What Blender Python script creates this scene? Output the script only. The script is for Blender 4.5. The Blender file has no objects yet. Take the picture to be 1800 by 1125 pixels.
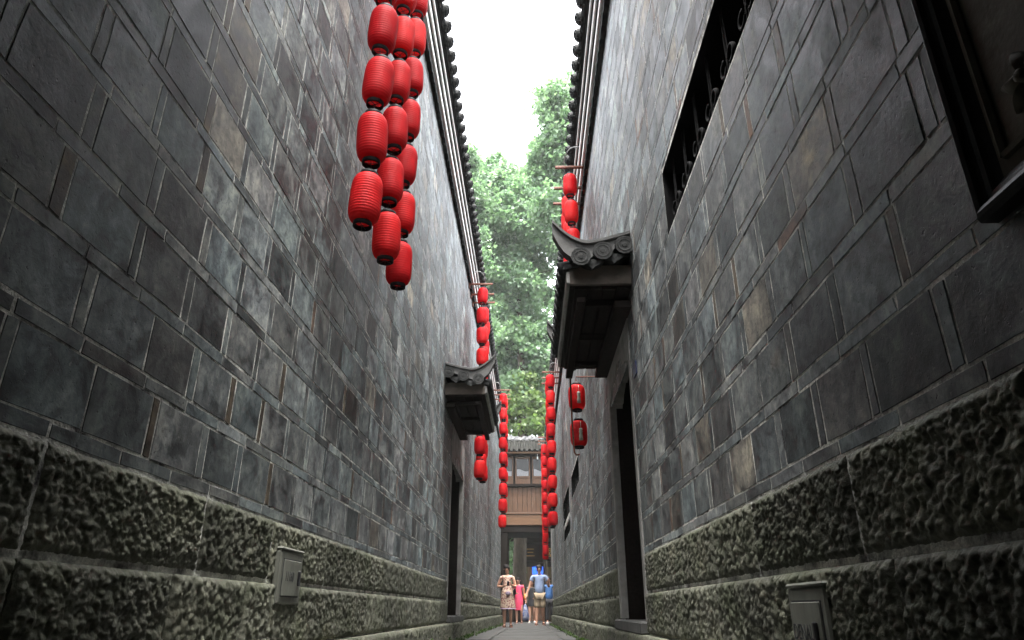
import bpy, math, random
import numpy as np
from mathutils import Vector, Matrix
from math import radians as RAD, pi, sin, cos

random.seed(7)
rng = np.random.default_rng(11)
SC = bpy.context.scene
COL = SC.collection

# ------------------------------------------------------------------ camera
CAM_H = 0.43
PITCH, YAW = RAD(22.9), RAD(1.49)
cam_d = bpy.data.cameras.new('camera')
cam_d.sensor_width = 36.0
cam_d.lens = 24.16
cam_d.clip_start = 0.02
cam_d.clip_end = 2000
cam = bpy.data.objects.new('camera', cam_d)
COL.objects.link(cam)
cam.location = (0, 0, CAM_H)
cam.rotation_euler = (RAD(90) + PITCH, 0, YAW)
SC.camera = cam

# ------------------------------------------------------------------ world, sun, exposure
W = bpy.data.worlds.new('World')
SC.world = W
W.use_nodes = True
wn, wl = W.node_tree.nodes, W.node_tree.links
wn.clear()
sky = wn.new('ShaderNodeTexSky')
sky.sky_type = 'NISHITA'
sky.sun_disc = False
sky.sun_elevation = RAD(78)
sky.sun_rotation = RAD(180)
sky.air_density = 1.0
sky.dust_density = 6.0
sky.ozone_density = 1.0
hs = wn.new('ShaderNodeHueSaturation')
hs.inputs['Saturation'].default_value = 0.22
bg = wn.new('ShaderNodeBackground')
bg.inputs['Strength'].default_value = 0.15
wo = wn.new('ShaderNodeOutputWorld')
wl.new(sky.outputs[0], hs.inputs['Color'])
wl.new(hs.outputs[0], bg.inputs[0])
wl.new(bg.outputs[0], wo.inputs[0])

sun_d = bpy.data.lights.new('sun', 'SUN')
sun_d.energy = 1.0
sun_d.angle = RAD(25)
sun_d.color = (1.0, 0.97, 0.93)
sun = bpy.data.objects.new('sun', sun_d)
COL.objects.link(sun)
sun.location = (0, 10, 40)
el, az = RAD(78), RAD(180)
sdir = Vector((sin(az) * cos(el), cos(az) * cos(el), sin(el)))
sun.rotation_euler = sdir.to_track_quat('Z', 'Y').to_euler()

SC.view_settings.view_transform = 'Standard'
SC.view_settings.look = 'None'
SC.view_settings.gamma = 1.0
SC.view_settings.use_curve_mapping = False
SC.view_settings.exposure = 3.5

# ------------------------------------------------------------------ helpers
WORLD = {}

def wpos(o):
    p = Vector(o.location)
    while o.parent:
        o = o.parent
        p += Vector(o.location)
    return p

def link(o, parent=None, loc=(0, 0, 0)):
    """loc is in world space; parents are never rotated at build time."""
    COL.objects.link(o)
    if parent is not None:
        o.parent = parent
        o.location = Vector(loc) - wpos(parent)
    else:
        o.location = loc
    return o

def tag(o, label=None, cat=None, group=None, kind=None):
    if label: o['label'] = label
    if cat: o['category'] = cat
    if group: o['group'] = group
    if kind: o['kind'] = kind
    return o

def thing(name, loc, label, cat, group=None):
    o = bpy.data.objects.new(name, None)
    o.empty_display_size = 0.1
    link(o, None, loc)
    return tag(o, label, cat, group)

def mesh_obj(name, verts, faces, mat, parent=None, loc=(0, 0, 0), smooth=False, tint=None):
    me = bpy.data.meshes.new(name)
    me.from_pydata(verts, [], faces)
    if mat: me.materials.append(mat)
    if smooth:
        me.polygons.foreach_set('use_smooth', [True] * len(me.polygons))
    if tint is not None:
        a = me.color_attributes.new('tint', 'FLOAT_COLOR', 'POINT')
        t = np.asarray(tint, dtype=np.float32)
        if t.ndim == 1:
            t = np.tile(t, (len(me.vertices), 1))
        a.data.foreach_set('color', t.reshape(-1))
    me.update()
    o = bpy.data.objects.new(name, me)
    return link(o, parent, loc)

class MB:
    def __init__(s):
        s.v, s.f = [], []
    def add(s, v, f):
        b = len(s.v)
        s.v += [tuple(p) for p in v]
        s.f += [tuple(i + b for i in q) for q in f]
        return s
    def box(s, x0, x1, y0, y1, z0, z1, c=0.0):
        if c <= 0:
            v = [(x0,y0,z0),(x1,y0,z0),(x1,y1,z0),(x0,y1,z0),(x0,y0,z1),(x1,y0,z1),(x1,y1,z1),(x0,y1,z1)]
            f = [(0,3,2,1),(4,5,6,7),(0,1,5,4),(1,2,6,5),(2,3,7,6),(3,0,4,7)]
            return s.add(v, f)
        # bevelled box
        v = []; idx = {}
        for i, (xa, sx) in enumerate(((x0, 1), (x1, -1))):
            for j, (ya, sy) in enumerate(((y0, 1), (y1, -1))):
                for k, (za, sz) in enumerate(((z0, 1), (z1, -1))):
                    idx[(i,j,k,0)] = len(v); v.append((xa, ya + sy*c, za + sz*c))
                    idx[(i,j,k,1)] = len(v); v.append((xa + sx*c, ya, za + sz*c))
                    idx[(i,j,k,2)] = len(v); v.append((xa + sx*c, ya + sy*c, za))
        g = lambda i,j,k,a: idx[(i,j,k,a)]
        f = [(g(0,0,0,0),g(0,0,1,0),g(0,1,1,0),g(0,1,0,0)), (g(1,0,0,0),g(1,1,0,0),g(1,1,1,0),g(1,0,1,0)),
             (g(0,0,0,1),g(1,0,0,1),g(1,0,1,1),g(0,0,1,1)), (g(0,1,0,1),g(0,1,1,1),g(1,1,1,1),g(1,1,0,1)),
             (g(0,0,0,2),g(0,1,0,2),g(1,1,0,2),g(1,0,0,2)), (g(0,0,1,2),g(1,0,1,2),g(1,1,1,2),g(0,1,1,2))]
        for k in (0,1):
            for j in (0,1):
                f.append((g(0,j,k,1),g(1,j,k,1),g(1,j,k,2),g(0,j,k,2)))
            for i in (0,1):
                f.append((g(i,0,k,0),g(i,1,k,0),g(i,1,k,2),g(i,0,k,2)))
        for i in (0,1):
            for j in (0,1):
                f.append((g(i,j,0,0),g(i,j,1,0),g(i,j,1,1),g(i,j,0,1)))
                for k in (0,1):
                    f.append((g(i,j,k,0),g(i,j,k,1),g(i,j,k,2)))
        return s.add(v, f)
    def lathe(s, prof, n=16, c=(0,0,0), axis='z', closed=False):
        v = []
        for r, z in prof:
            for i in range(n):
                a = 2*pi*i/n
                p = (r*cos(a), r*sin(a), z)
                if axis == 'x': p = (z, r*cos(a), r*sin(a))
                elif axis == 'y': p = (r*sin(a), z, r*cos(a))
                v.append((p[0]+c[0], p[1]+c[1], p[2]+c[2]))
        m = len(prof)
        f = []
        for k in range(m if closed else m-1):
            k2 = (k+1) % m
            for i in range(n):
                j = (i+1) % n
                f.append((k*n+i, k*n+j, k2*n+j, k2*n+i))
        return s.add(v, f)
    def tube(s, pts, r, n=6, cap=True):
        pts = [Vector(p) for p in pts]
        rs = r if isinstance(r, (list, tuple)) else [r]*len(pts)
        v = []; ref = Vector((0.3, 0.2, 0.93))
        for i, p in enumerate(pts):
            d = (pts[min(i+1, len(pts)-1)] - pts[max(i-1, 0)]).normalized()
            u = d.cross(ref)
            if u.length < 1e-3: u = d.cross(Vector((1, 0, 0)))
            u.normalize(); w = d.cross(u)
            for k in range(n):
                a = 2*pi*k/n
                v.append(p + u*(rs[i]*cos(a)) + w*(rs[i]*sin(a)))
        f = []
        for i in range(len(pts)-1):
            for k in range(n):
                j = (k+1) % n
                f.append((i*n+k, i*n+j, (i+1)*n+j, (i+1)*n+k))
        if cap:
            f.append(tuple(range(n-1, -1, -1)))
            f.append(tuple((len(pts)-1)*n + k for k in range(n)))
        return s.add(v, f)
    def build(s, name, mat, parent=None, loc=None, smooth=False, tint=None):
        if loc is None:
            loc = wpos(parent) if parent is not None else (0, 0, 0)
        L = Vector(loc)
        return mesh_obj(name, [(p[0]-L.x, p[1]-L.y, p[2]-L.z) for p in s.v], s.f, mat, parent, loc, smooth, tint)

def fix_normals(o):
    import bmesh
    bm = bmesh.new(); bm.from_mesh(o.data)
    bmesh.ops.recalc_face_normals(bm, faces=bm.faces)
    bm.to_mesh(o.data); bm.free()
    return o

def copy_tree(root, loc, label=None, group=None):
    r = root.copy(); COL.objects.link(r); r.location = loc
    if label: r['label'] = label
    if group: r['group'] = group
    for ch in list(root.children):
        c = ch.copy(); COL.objects.link(c); c.parent = r
        for g in ch.children:
            d = g.copy(); COL.objects.link(d); d.parent = c
    return r

# ------------------------------------------------------------------ materials
def new_mat(name):
    m = bpy.data.materials.new(name)
    m.use_nodes = True
    n, l = m.node_tree.nodes, m.node_tree.links
    n.clear()
    out = n.new('ShaderNodeOutputMaterial')
    b = n.new('ShaderNodeBsdfPrincipled')
    l.new(b.outputs[0], out.inputs[0])
    return m, n, l, b, out

def noise(n, l, vec, scale, detail=4, rough=0.55, dist=0.0):
    t = n.new('ShaderNodeTexNoise')
    t.inputs['Scale'].default_value = scale
    t.inputs['Detail'].default_value = detail
    t.inputs['Roughness'].default_value = rough
    t.inputs['Distortion'].default_value = dist
    if vec is not None: l.new(vec, t.inputs['Vector'])
    return t.outputs['Fac']

def ramp(n, l, fac, stops):
    r = n.new('ShaderNodeValToRGB')
    e = r.color_ramp.elements
    e[0].position, e[0].color = stops[0][0], (*stops[0][1], 1) if len(stops[0][1]) == 3 else stops[0][1]
    e[1].position, e[1].color = stops[-1][0], (*stops[-1][1], 1)
    for p, c in stops[1:-1]:
        k = e.new(p); k.color = (*c, 1)
    l.new(fac, r.inputs[0])
    return r.outputs[0]

def mix(n, l, fac, a, b, mode='MIX'):
    x = n.new('ShaderNodeMix'); x.data_type = 'RGBA'; x.blend_type = mode
    if isinstance(fac, (int, float)): x.inputs[0].default_value = fac
    else: l.new(fac, x.inputs[0])
    for s, i in ((a, 6), (b, 7)):
        if isinstance(s, tuple): x.inputs[i].default_value = (*s, 1)
        else: l.new(s, x.inputs[i])
    return x.outputs[2]

def pos(n, l, scale=(1, 1, 1), kind='world'):
    if kind == 'world':
        v = n.new('ShaderNodeNewGeometry').outputs['Position']
    else:
        v = n.new('ShaderNodeTexCoord').outputs['Object']
    m = n.new('ShaderNodeMapping'); m.inputs['Scale'].default_value = scale
    l.new(v, m.inputs[0])
    return m.outputs[0]

def bump(n, l, b, h, strength=0.4, dist=0.004):
    k = n.new('ShaderNodeBump')
    k.inputs['Strength'].default_value = strength
    k.inputs['Distance'].default_value = dist
    l.new(h, k.inputs['Height']); l.new(k.outputs[0], b.inputs['Normal'])
    return k

def g3(v): return (v, v, v)

def noise4(n, l, vec, w, scale, detail=4, rough=0.55, dist=0.0):
    """noise with a fourth coordinate, so that every brick carries its own pattern"""
    t = n.new('ShaderNodeTexNoise'); t.noise_dimensions = '4D'
    t.inputs['Scale'].default_value = scale; t.inputs['Detail'].default_value = detail
    t.inputs['Roughness'].default_value = rough; t.inputs['Distortion'].default_value = dist
    l.new(vec, t.inputs['Vector']); l.new(w, t.inputs['W'])
    return t.outputs['Fac']

def mat_brick():
    m, n, l, b, _ = new_mat('grey_brick')
    at = n.new('ShaderNodeAttribute'); at.attribute_name = 'tint'
    mw = n.new('ShaderNodeMath'); mw.operation = 'MULTIPLY'; mw.inputs[1].default_value = 60
    l.new(at.outputs['Alpha'], mw.inputs[0]); w = mw.outputs[0]
    p = pos(n, l)
    mul = lambda fac, c, r: mix(n, l, fac, c, r, 'MULTIPLY')
    c = at.outputs['Color']
    # weathering that runs over the whole wall
    big = noise(n, l, p, 1.5, 5, 0.6, 0.4)
    c = mul(1.0, c, ramp(n, l, big, [(0.3, g3(0.70)), (0.5, g3(1.0)), (0.72, g3(1.25))]))
    ws = noise(n, l, pos(n, l, (1, 1, .12)), 1.9, 3, 0.55)
    c = mul(0.85, c, ramp(n, l, ws, [(0.33, g3(0.45)), (0.5, g3(0.95)), (0.7, g3(1.25))]))
    # smoky clouds and stains of each brick
    cl = noise4(n, l, p, w, 6.5, 5, 0.6, 0.9)
    c = mul(1.0, c, ramp(n, l, cl, [(0.37, (0.28, 0.295, 0.31)), (0.45, (0.73, 0.75, 0.77)), (0.54, g3(1.10)), (0.64, (1.6, 1.57, 1.47))]))
    mid = noise4(n, l, p, w, 22, 6, 0.66, 0.8)
    c = mul(1.0, c, ramp(n, l, mid, [(0.36, g3(0.55)), (0.48, g3(0.95)), (0.62, (1.45, 1.41, 1.33))]))
    st = noise4(n, l, pos(n, l, (8, 8, 1.6)), w, 1.8, 4, 0.6)
    c = mul(0.6, c, ramp(n, l, st, [(0.3, g3(0.5)), (0.5, g3(1.0)), (0.75, g3(1.25))]))
    ru = noise4(n, l, p, w, 4.2, 3, 0.5)
    c = mix(n, l, ramp(n, l, ru, [(0.69, g3(0)), (0.78, g3(0.35))]), c, (0.19, 0.095, 0.05))
    # lime bloom, pits and soot flecks
    fl = noise(n, l, p, 48, 5, 0.7)
    c = mix(n, l, ramp(n, l, fl, [(0.64, g3(0)), (0.74, g3(0.45))]), c, (0.40, 0.40, 0.38))
    pk = noise(n, l, p, 85, 3, 0.6)
    c = mix(n, l, ramp(n, l, pk, [(0.27, g3(0.85)), (0.35, g3(0))]), c, (0.015, 0.016, 0.018))
    l.new(c, b.inputs['Base Color'])
    l.new(ramp(n, l, cl, [(0.38, g3(0.44)), (0.62, g3(0.72))]), b.inputs['Roughness'])
    b.inputs['Specular IOR Level'].default_value = 0.5
    a = n.new('ShaderNodeMath'); a.operation = 'ADD'
    fine = noise(n, l, p, 60, 6, 0.72, 0.5)
    l.new(fine, a.inputs[0]); l.new(mid, a.inputs[1])
    a2 = n.new('ShaderNodeMath'); a2.operation = 'ADD'
    l.new(a.outputs[0], a2.inputs[0]); l.new(ramp(n, l, pk, [(0.25, g3(0)), (0.36, g3(0.8))]), a2.inputs[1])
    bump(n, l, b, a2.outputs[0], 0.42, 0.003)
    return m

def mat_mortar():
    m, n, l, b, _ = new_mat('lime_mortar')
    p = pos(n, l)
    a = noise(n, l, p, 9, 5, 0.6)
    c = ramp(n, l, a, [(0.35, (0.05, 0.05, 0.05)), (0.43, (0.30, 0.30, 0.28)), (0.56, (0.72, 0.72, 0.66))])
    f = noise(n, l, p, 120, 4, 0.7)
    c = mix(n, l, 1.0, c, ramp(n, l, f, [(0.3, g3(0.5)), (0.65, g3(1.2))]), 'MULTIPLY')
    l.new(c, b.inputs['Base Color']); b.inputs['Roughness'].default_value = 0.9
    bump(n, l, b, f, 0.9, 0.006)
    return m

def mat_plinth():
    m, n, l, b, _ = new_mat('chiselled_stone')
    at = n.new('ShaderNodeAttribute'); at.attribute_name = 'tint'
    p = pos(n, l)
    a = noise(n, l, p, 5, 6, 0.65, 0.5)
    c = mix(n, l, 1.0, at.outputs['Color'], ramp(n, l, a, [(0.3, (0.55, 0.56, 0.5)), (0.5, g3(1)), (0.72, (1.35, 1.32, 1.2))]), 'MULTIPLY')
    f = noise(n, l, p, 60, 6, 0.7)
    c = mix(n, l, 1.0, c, ramp(n, l, f, [(0.28, g3(0.5)), (0.5, g3(1)), (0.72, g3(1.6))]), 'MULTIPLY')
    mo = noise(n, l, p, 3.1, 5, 0.7)
    c = mix(n, l, ramp(n, l, mo, [(0.45, g3(0)), (0.70, g3(0.7))]), c, (0.045, 0.058, 0.024))
    l.new(c, b.inputs['Base Color']); b.inputs['Roughness'].default_value = 0.72
    bump(n, l, b, f, 0.7, 0.006)
    return m

def simple(name, col, rough=0.6, var=0.35, scale=20, bumps=0.3, metal=0.0, spec=0.5, stretch=(1, 1, 1), kind='world', bd=0.003):
    m, n, l, b, _ = new_mat(name)
    p = pos(n, l, stretch, kind)
    a = noise(n, l, p, scale, 5, 0.62, 0.3)
    c = mix(n, l, 1.0, col, ramp(n, l, a, [(0.28, g3(1-var)), (0.5, g3(1)), (0.75, g3(1+var))]), 'MULTIPLY')
    l.new(c, b.inputs['Base Color'])
    b.inputs['Roughness'].default_value = rough
    b.inputs['Metallic'].default_value = metal
    b.inputs['Specular IOR Level'].default_value = spec
    if bumps:
        bump(n, l, b, noise(n, l, p, scale*4, 4, 0.6), bumps, bd)
    return m

def mat_lantern():
    m, n, l, b, out = new_mat('red_lantern_paper')
    oi = n.new('ShaderNodeObjectInfo')
    p = pos(n, l, (1, 1, 1), 'object')
    a = noise(n, l, p, 14, 3, 0.5)
    c = mix(n, l, oi.outputs['Random'], (0.52, 0.006, 0.012), (0.74, 0.022, 0.022))
    c = mix(n, l, 1.0, c, ramp(n, l, a, [(0.3, g3(0.85)), (0.7, g3(1.1))]), 'MULTIPLY')
    l.new(c, b.inputs['Base Color'])
    b.inputs['Roughness'].default_value = 0.6
    b.inputs['Specular IOR Level'].default_value = 0.15
    t = n.new('ShaderNodeBsdfTranslucent'); l.new(c, t.inputs[0])
    ms = n.new('ShaderNodeMixShader'); ms.inputs[0].default_value = 0.38
    l.new(b.outputs[0], ms.inputs[1]); l.new(t.outputs[0], ms.inputs[2])
    l.new(ms.outputs[0], out.inputs[0])
    return m

def mat_leaf(name, c0, c1):
    m, n, l, b, out = new_mat(name)
    at = n.new('ShaderNodeAttribute'); at.attribute_name = 'tint'
    sep = n.new('ShaderNodeSeparateColor'); l.new(at.outputs['Color'], sep.inputs[0])
    c = mix(n, l, sep.outputs[0], c0, c1)
    l.new(c, b.inputs['Base Color'])
    b.inputs['Roughness'].default_value = 0.45
    t = n.new('ShaderNodeBsdfTranslucent')
    tc = mix(n, l, 1.0, c, (1.6, 1.8, 1.25), 'MULTIPLY'); l.new(tc, t.inputs[0])
    ms = n.new('ShaderNodeMixShader'); ms.inputs[0].default_value = 0.4
    l.new(b.outputs[0], ms.inputs[1]); l.new(t.outputs[0], ms.inputs[2])
    l.new(ms.outputs[0], out.inputs[0])
    return m

def mat_floral():
    m, n, l, b, _ = new_mat('floral_cloth')
    p = pos(n, l, (1, 1, 1), 'object')
    v = n.new('ShaderNodeTexVoronoi'); v.inputs['Scale'].default_value = 26
    l.new(p, v.inputs['Vector'])
    c = ramp(n, l, v.outputs['Distance'], [(0.22, (0.07, 0.03, 0.04)), (0.38, (0.30, 0.11, 0.10)), (0.52, (0.40, 0.29, 0.21)), (0.75, (0.46, 0.36, 0.27))])
    l.new(c, b.inputs['Base Color']); b.inputs['Roughness'].default_value = 0.8
    return m

def mat_emit(name, col, s):
    m, n, l, b, out = new_mat(name)
    b.inputs['Base Color'].default_value = (*[c*0.2 for c in col], 1)
    b.inputs['Emission Color'].default_value = (*col, 1)
    b.inputs['Emission Strength'].default_value = s
    b.inputs['Roughness'].default_value = 0.2
    return m

M = {}
M['brick'] = mat_brick()
M['mortar'] = mat_mortar()
M['plinth'] = mat_plinth()
M['lantern'] = mat_lantern()
M['black_ring'] = simple('black_lacquer', (0.012, 0.012, 0.013), 0.6, 0.2, 60, 0.1, spec=0.15)
M['plaster'] = simple('grey_render', (0.24, 0.235, 0.22), 0.85, 0.4, 6, 0.5)
M['verge'] = simple('stained_board', (0.085, 0.070, 0.055), 0.85, 0.5, 7, 0.4)
M['white_plaster'] = simple('white_plaster', (0.72, 0.71, 0.68), 0.85, 0.25, 5, 0.3)
M['tile'] = simple('grey_clay_tile', (0.036, 0.037, 0.036), 0.9, 0.5, 18, 0.6, spec=0.1)
M['ridge'] = simple('ridge_render', (0.055, 0.055, 0.052), 0.8, 0.45, 8, 0.5)
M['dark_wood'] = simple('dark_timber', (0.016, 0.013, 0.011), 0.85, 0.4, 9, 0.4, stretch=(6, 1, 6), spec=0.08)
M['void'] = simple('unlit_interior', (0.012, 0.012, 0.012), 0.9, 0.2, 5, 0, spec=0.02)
M['rust'] = simple('rusty_iron', (0.13, 0.045, 0.025), 0.7, 0.5, 40, 0.4)
M['iron'] = simple('dark_iron', (0.03, 0.03, 0.032), 0.5, 0.3, 40, 0.2, metal=0.4)
M['pale_iron'] = simple('weathered_iron', (0.022, 0.022, 0.022), 0.85, 0.4, 50, 0.2, spec=0.06)
M['wire'] = simple('cable_sheath', (0.25, 0.25, 0.24), 0.6, 0.3, 20, 0)
M['paving'] = simple('paving_stone', (0.042, 0.042, 0.040), 0.8, 0.4, 7, 0.5, spec=0.2)
M['soil'] = simple('dirt_bed', (0.05, 0.05, 0.04), 0.9, 0.3, 12, 0.5)
M['wood'] = simple('brown_timber', (0.085, 0.039, 0.016), 0.55, 0.45, 5, 0.4, stretch=(6, 6, 0.7))
M['beam'] = simple('ochre_beam', (0.125, 0.062, 0.026), 0.6, 0.35, 5, 0.3, stretch=(0.7, 5, 6))
M['box_metal'] = simple('meter_box_paint', (0.145, 0.15, 0.125), 0.55, 0.3, 14, 0.25, stretch=(1, 1, 0.4))
M['ink'] = simple('stencil_ink', (0.02, 0.022, 0.025), 0.7, 0.5, 80, 0)
M['frame_dark'] = simple('dark_stained_frame', (0.028, 0.029, 0.030), 0.5, 0.4, 18, 0.35, spec=0.25)
M['carving'] = simple('brown_carved_board', (0.115, 0.105, 0.080), 0.7, 0.4, 12, 0.5, spec=0.2)
M['bark'] = simple('mottled_bark', (0.04, 0.034, 0.026), 0.9, 0.6, 9, 0.9, spec=0.08, stretch=(1, 1, 0.4), bd=0.02)
M['leaf'] = mat_leaf('ginkgo_leaf', (0.08, 0.145, 0.085), (0.18, 0.265, 0.155))
M['leaf2'] = mat_leaf('bright_leaf', (0.07, 0.13, 0.04), (0.16, 0.22, 0.07))
M['moss'] = mat_leaf('moss_leaf', (0.025, 0.045, 0.012), (0.06, 0.10, 0.025))

# glass pane
def mat_glass():
    m, n, l, b, _ = new_mat('window_glass')
    b.inputs['Base Color'].default_value = (0.02, 0.022, 0.022, 1)
    b.inputs['Roughness'].default_value = 0.06
    b.inputs['Specular IOR Level'].default_value = 0.25
    return m
M['glass'] = mat_glass()

# ------------------------------------------------------------------ setting: ground
def gz(y): return 0.12 - 0.005 * y

XL, XR = -1.0, 0.713
Y_NEAR, Y_END = 0.15, 24.0

def ground():
    v, f = [], []
    ys = [-200, -8, 0, 10, 20, 30, 40, 60, 400]
    xs = [-300, -30, -2, 2, 30, 300]
    for y in ys:
        for x in xs:
            v.append((x, y, min(0.12, max(-0.12, gz(y))) - 0.09))
    nx = len(xs)
    for j in range(len(ys)-1):
        for i in range(nx-1):
            f.append((j*nx+i, j*nx+i+1, (j+1)*nx+i+1, (j+1)*nx+i))
    tag(mesh_obj('ground', v, f, M['soil']), kind='structure')
ground()

def paving():
    base = MB()
    v, f = [], []
    for y in (-8, 44):
        v += [(-1.15, y, gz(y)-0.012), (0.87, y, gz(y)-0.012)]
    pav = mesh_obj('alley_paving', v, [(0, 1, 3, 2)], M['soil'])
    tag(pav, kind='structure')
    R = random.Random(5)
    def slab(x0, x1, y0, y1):
        g = 0.006; t = R.uniform(-0.004, 0.004); c = 0.006
        x0 += g + R.uniform(0, .006); x1 -= g; y0 += g + R.uniform(0, .012); y1 -= g + R.uniform(0, .008)
        za, zb = gz(y0)+t, gz(y1)+t+R.uniform(-.003, .003)
        vv = [(x0,y0,za-.06),(x1,y0,za-.06),(x1,y1,zb-.06),(x0,y1,zb-.06),
              (x0,y0,za-c),(x1,y0,za-c),(x1,y1,zb-c),(x0,y1,zb-c),
              (x0+c,y0+c,za),(x1-c,y0+c,za+R.uniform(-.003,.003)),(x1-c,y1-c,zb),(x0+c,y1-c,zb)]
        ff = []
        for a in (0, 4):
            for i in range(4):
                j = (i+1) % 4
                ff.append((a+i, a+j, a+4+j, a+4+i))
        ff.append((8, 9, 10, 11))
        cx, cy = (x0+x1)/2, (y0+y1)/2
        mesh_obj('paving_slab', [(p[0]-cx, p[1]-cy, p[2]-za) for p in vv], ff, M['paving'], pav, (cx, cy, za))
    y = -1.0
    while y < 40:
        w = R.uniform(0.42, 0.68); slab(-0.57, 0.42, y, y+w); y += w
    for x0, x1 in ((-1.1, -0.57), (0.42, 0.83)):
        y = -1.0 - R.random()
        while y < 40:
            w = R.uniform(0.9, 1.7); slab(x0, x1, y, y+w); y += w
paving()

# ------------------------------------------------------------------ brick houses along the alley
CAMP = np.array([0, 0, CAM_H])
_fw = np.array([-sin(YAW)*cos(PITCH), cos(YAW)*cos(PITCH), sin(PITCH)])
_rt = np.array([cos(YAW), sin(YAW), 0.0]); _up = np.cross(_rt, _fw)

def seen_size(x, y0, y1, z0, z1):
    """approximate size in the picture (used only to decide which bricks become objects)."""
    P = np.array([(x, y0, z0), (x, y1, z0), (x, y1, z1), (x, y0, z1)]) - CAMP
    d = P @ _fw
    if d.min() < 0.05: return 0
    u = 900 + 1208*(P @ _rt)/d; w = 562 - 1208*(P @ _up)/d
    if u.max() < 0 or u.min() > 1800 or w.max() < 0 or w.min() > 1125: return 0
    return abs(sum(u[i]*w[(i+1) % 4] - u[(i+1) % 4]*w[i] for i in range(4)))/2

# tile-able band noise for the chiselled faces
def band_noise(n, lam, px):
    fx = np.fft.fftfreq(n, px); k = np.sqrt(fx[:, None]**2 + fx[None, :]**2)
    amp = np.exp(-((k - 1/lam)/(0.45/lam))**2)
    a = np.real(np.fft.ifft2(np.fft.fft2(rng.standard_normal((n, n)))*amp))
    return a/np.std(a)
PXN = 0.0028
def pick_marks(n, px, cell):
    """overlapping pecked lumps: distance to scattered points, each lump with its own height"""
    k = max(4, int(round(n*px/cell)))
    P = rng.random((k, k, 2)); Hh = rng.uniform(.45, 1.0, (k, k))
    g = (np.arange(n)+.5)*k/n
    gi = g.astype(int); U, V = np.meshgrid(g, g, indexing='ij'); I, Jj = np.meshgrid(gi, gi, indexing='ij')
    best = np.full((n, n), -9.0)
    for a in (-1, 0, 1):
        for c in (-1, 0, 1):
            i, j = (I+a) % k, (Jj+c) % k
            d = np.hypot(U-(I+a+P[i, j, 0]), (V-(Jj+c+P[i, j, 1])))
            best = np.maximum(best, Hh[i, j] - d**1.3*.85)
    return (best-best.mean())/best.std()
CH = pick_marks(1024, PXN, .0215)*0.75 + pick_marks(1024, PXN, .0115)*0.55 + band_noise(1024, 0.075, PXN)*0.35 + band_noise(1024, 0.010, PXN)*0.28
CH = np.clip(CH, -2.4, 2.2)
def chisel(y, z):
    i = np.mod(np.round(y/PXN).astype(int), 1024); j = np.mod(np.round(z/PXN).astype(int), 1024)
    return CH[i, j]

class Wall:
    """d is measured from the wall face towards the alley"""
    def __init__(s, side):
        s.s = side; s.x = XL if side < 0 else XR
    def X(s, d): return s.x - s.s*d          # side -1: x+d ; side +1: x-d
    def P(s, d, y, z): return (s.X(d), y, z)
    def fl(s, faces): return [tuple(reversed(q)) for q in faces] if s.s > 0 else faces

def brick_piece(wl, R, y0, y1, z0, z1, d, j=0.0026, fine=True):
    c = 0.0022
    ymid, zmid = (y0+y1)/2, (z0+z1)/2
    if fine:
        ring = [(y0,z0),(ymid,z0),(y1,z0),(y1,zmid),(y1,z1),(ymid,z1),(y0,z1),(y0,zmid)]
    else:
        ring = [(y0,z0),(y1,z0),(y1,z1),(y0,z1)]
    n = len(ring)
    jr = [(a + R.uniform(-j, j), b + R.uniform(-j, j)) for a, b in ring]
    tilt = R.uniform(-.0004, .0004)
    v = [wl.P(-0.012, a, b) for a, b in jr]
    v += [wl.P(d - c*1.5, a, b) for a, b in jr]
    hy, hz = max(y1-y0, .01), max(z1-z0, .01)
    v += [wl.P(d + tilt*(1 if a > ymid else -1), ymid+(a-ymid)*(1-2*c/hy), zmid+(b-zmid)*(1-2*c/hz)) for a, b in jr]
    f = []
    for k in (0, n):
        for i in range(n):
            jj = (i+1) % n
            f.append((k+i, k+jj, k+n+jj, k+n+i))
    f.append(tuple(range(2*n, 3*n)))
    return v, wl.fl(f)

def tint_brick(R, kind):
    b = R.gauss(0.156, 0.054); al = R.random()
    if kind == 'header_brick':
        r = R.random()
        if r < 0.07: return (0.100, 0.063, 0.044, al)
        if r < 0.20: return (0.095, 0.074, 0.050, al)
        b *= 0.75
    if kind == 'course_brick' and R.random() < 0.012: return (0.115, 0.080, 0.066, al)
    if kind == 'brick':
        if R.random() < 0.14: b *= 0.55
        if R.random() < 0.06: return (b*1.2, b*1.13, b*0.96, al)
    b = min(.26, max(0.045, b)); w = R.uniform(-0.14, 0.02)
    return (b*(.97+w), b*(1.02+R.uniform(-.01, .02)), b*(1.02-w*0.4), al)

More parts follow.
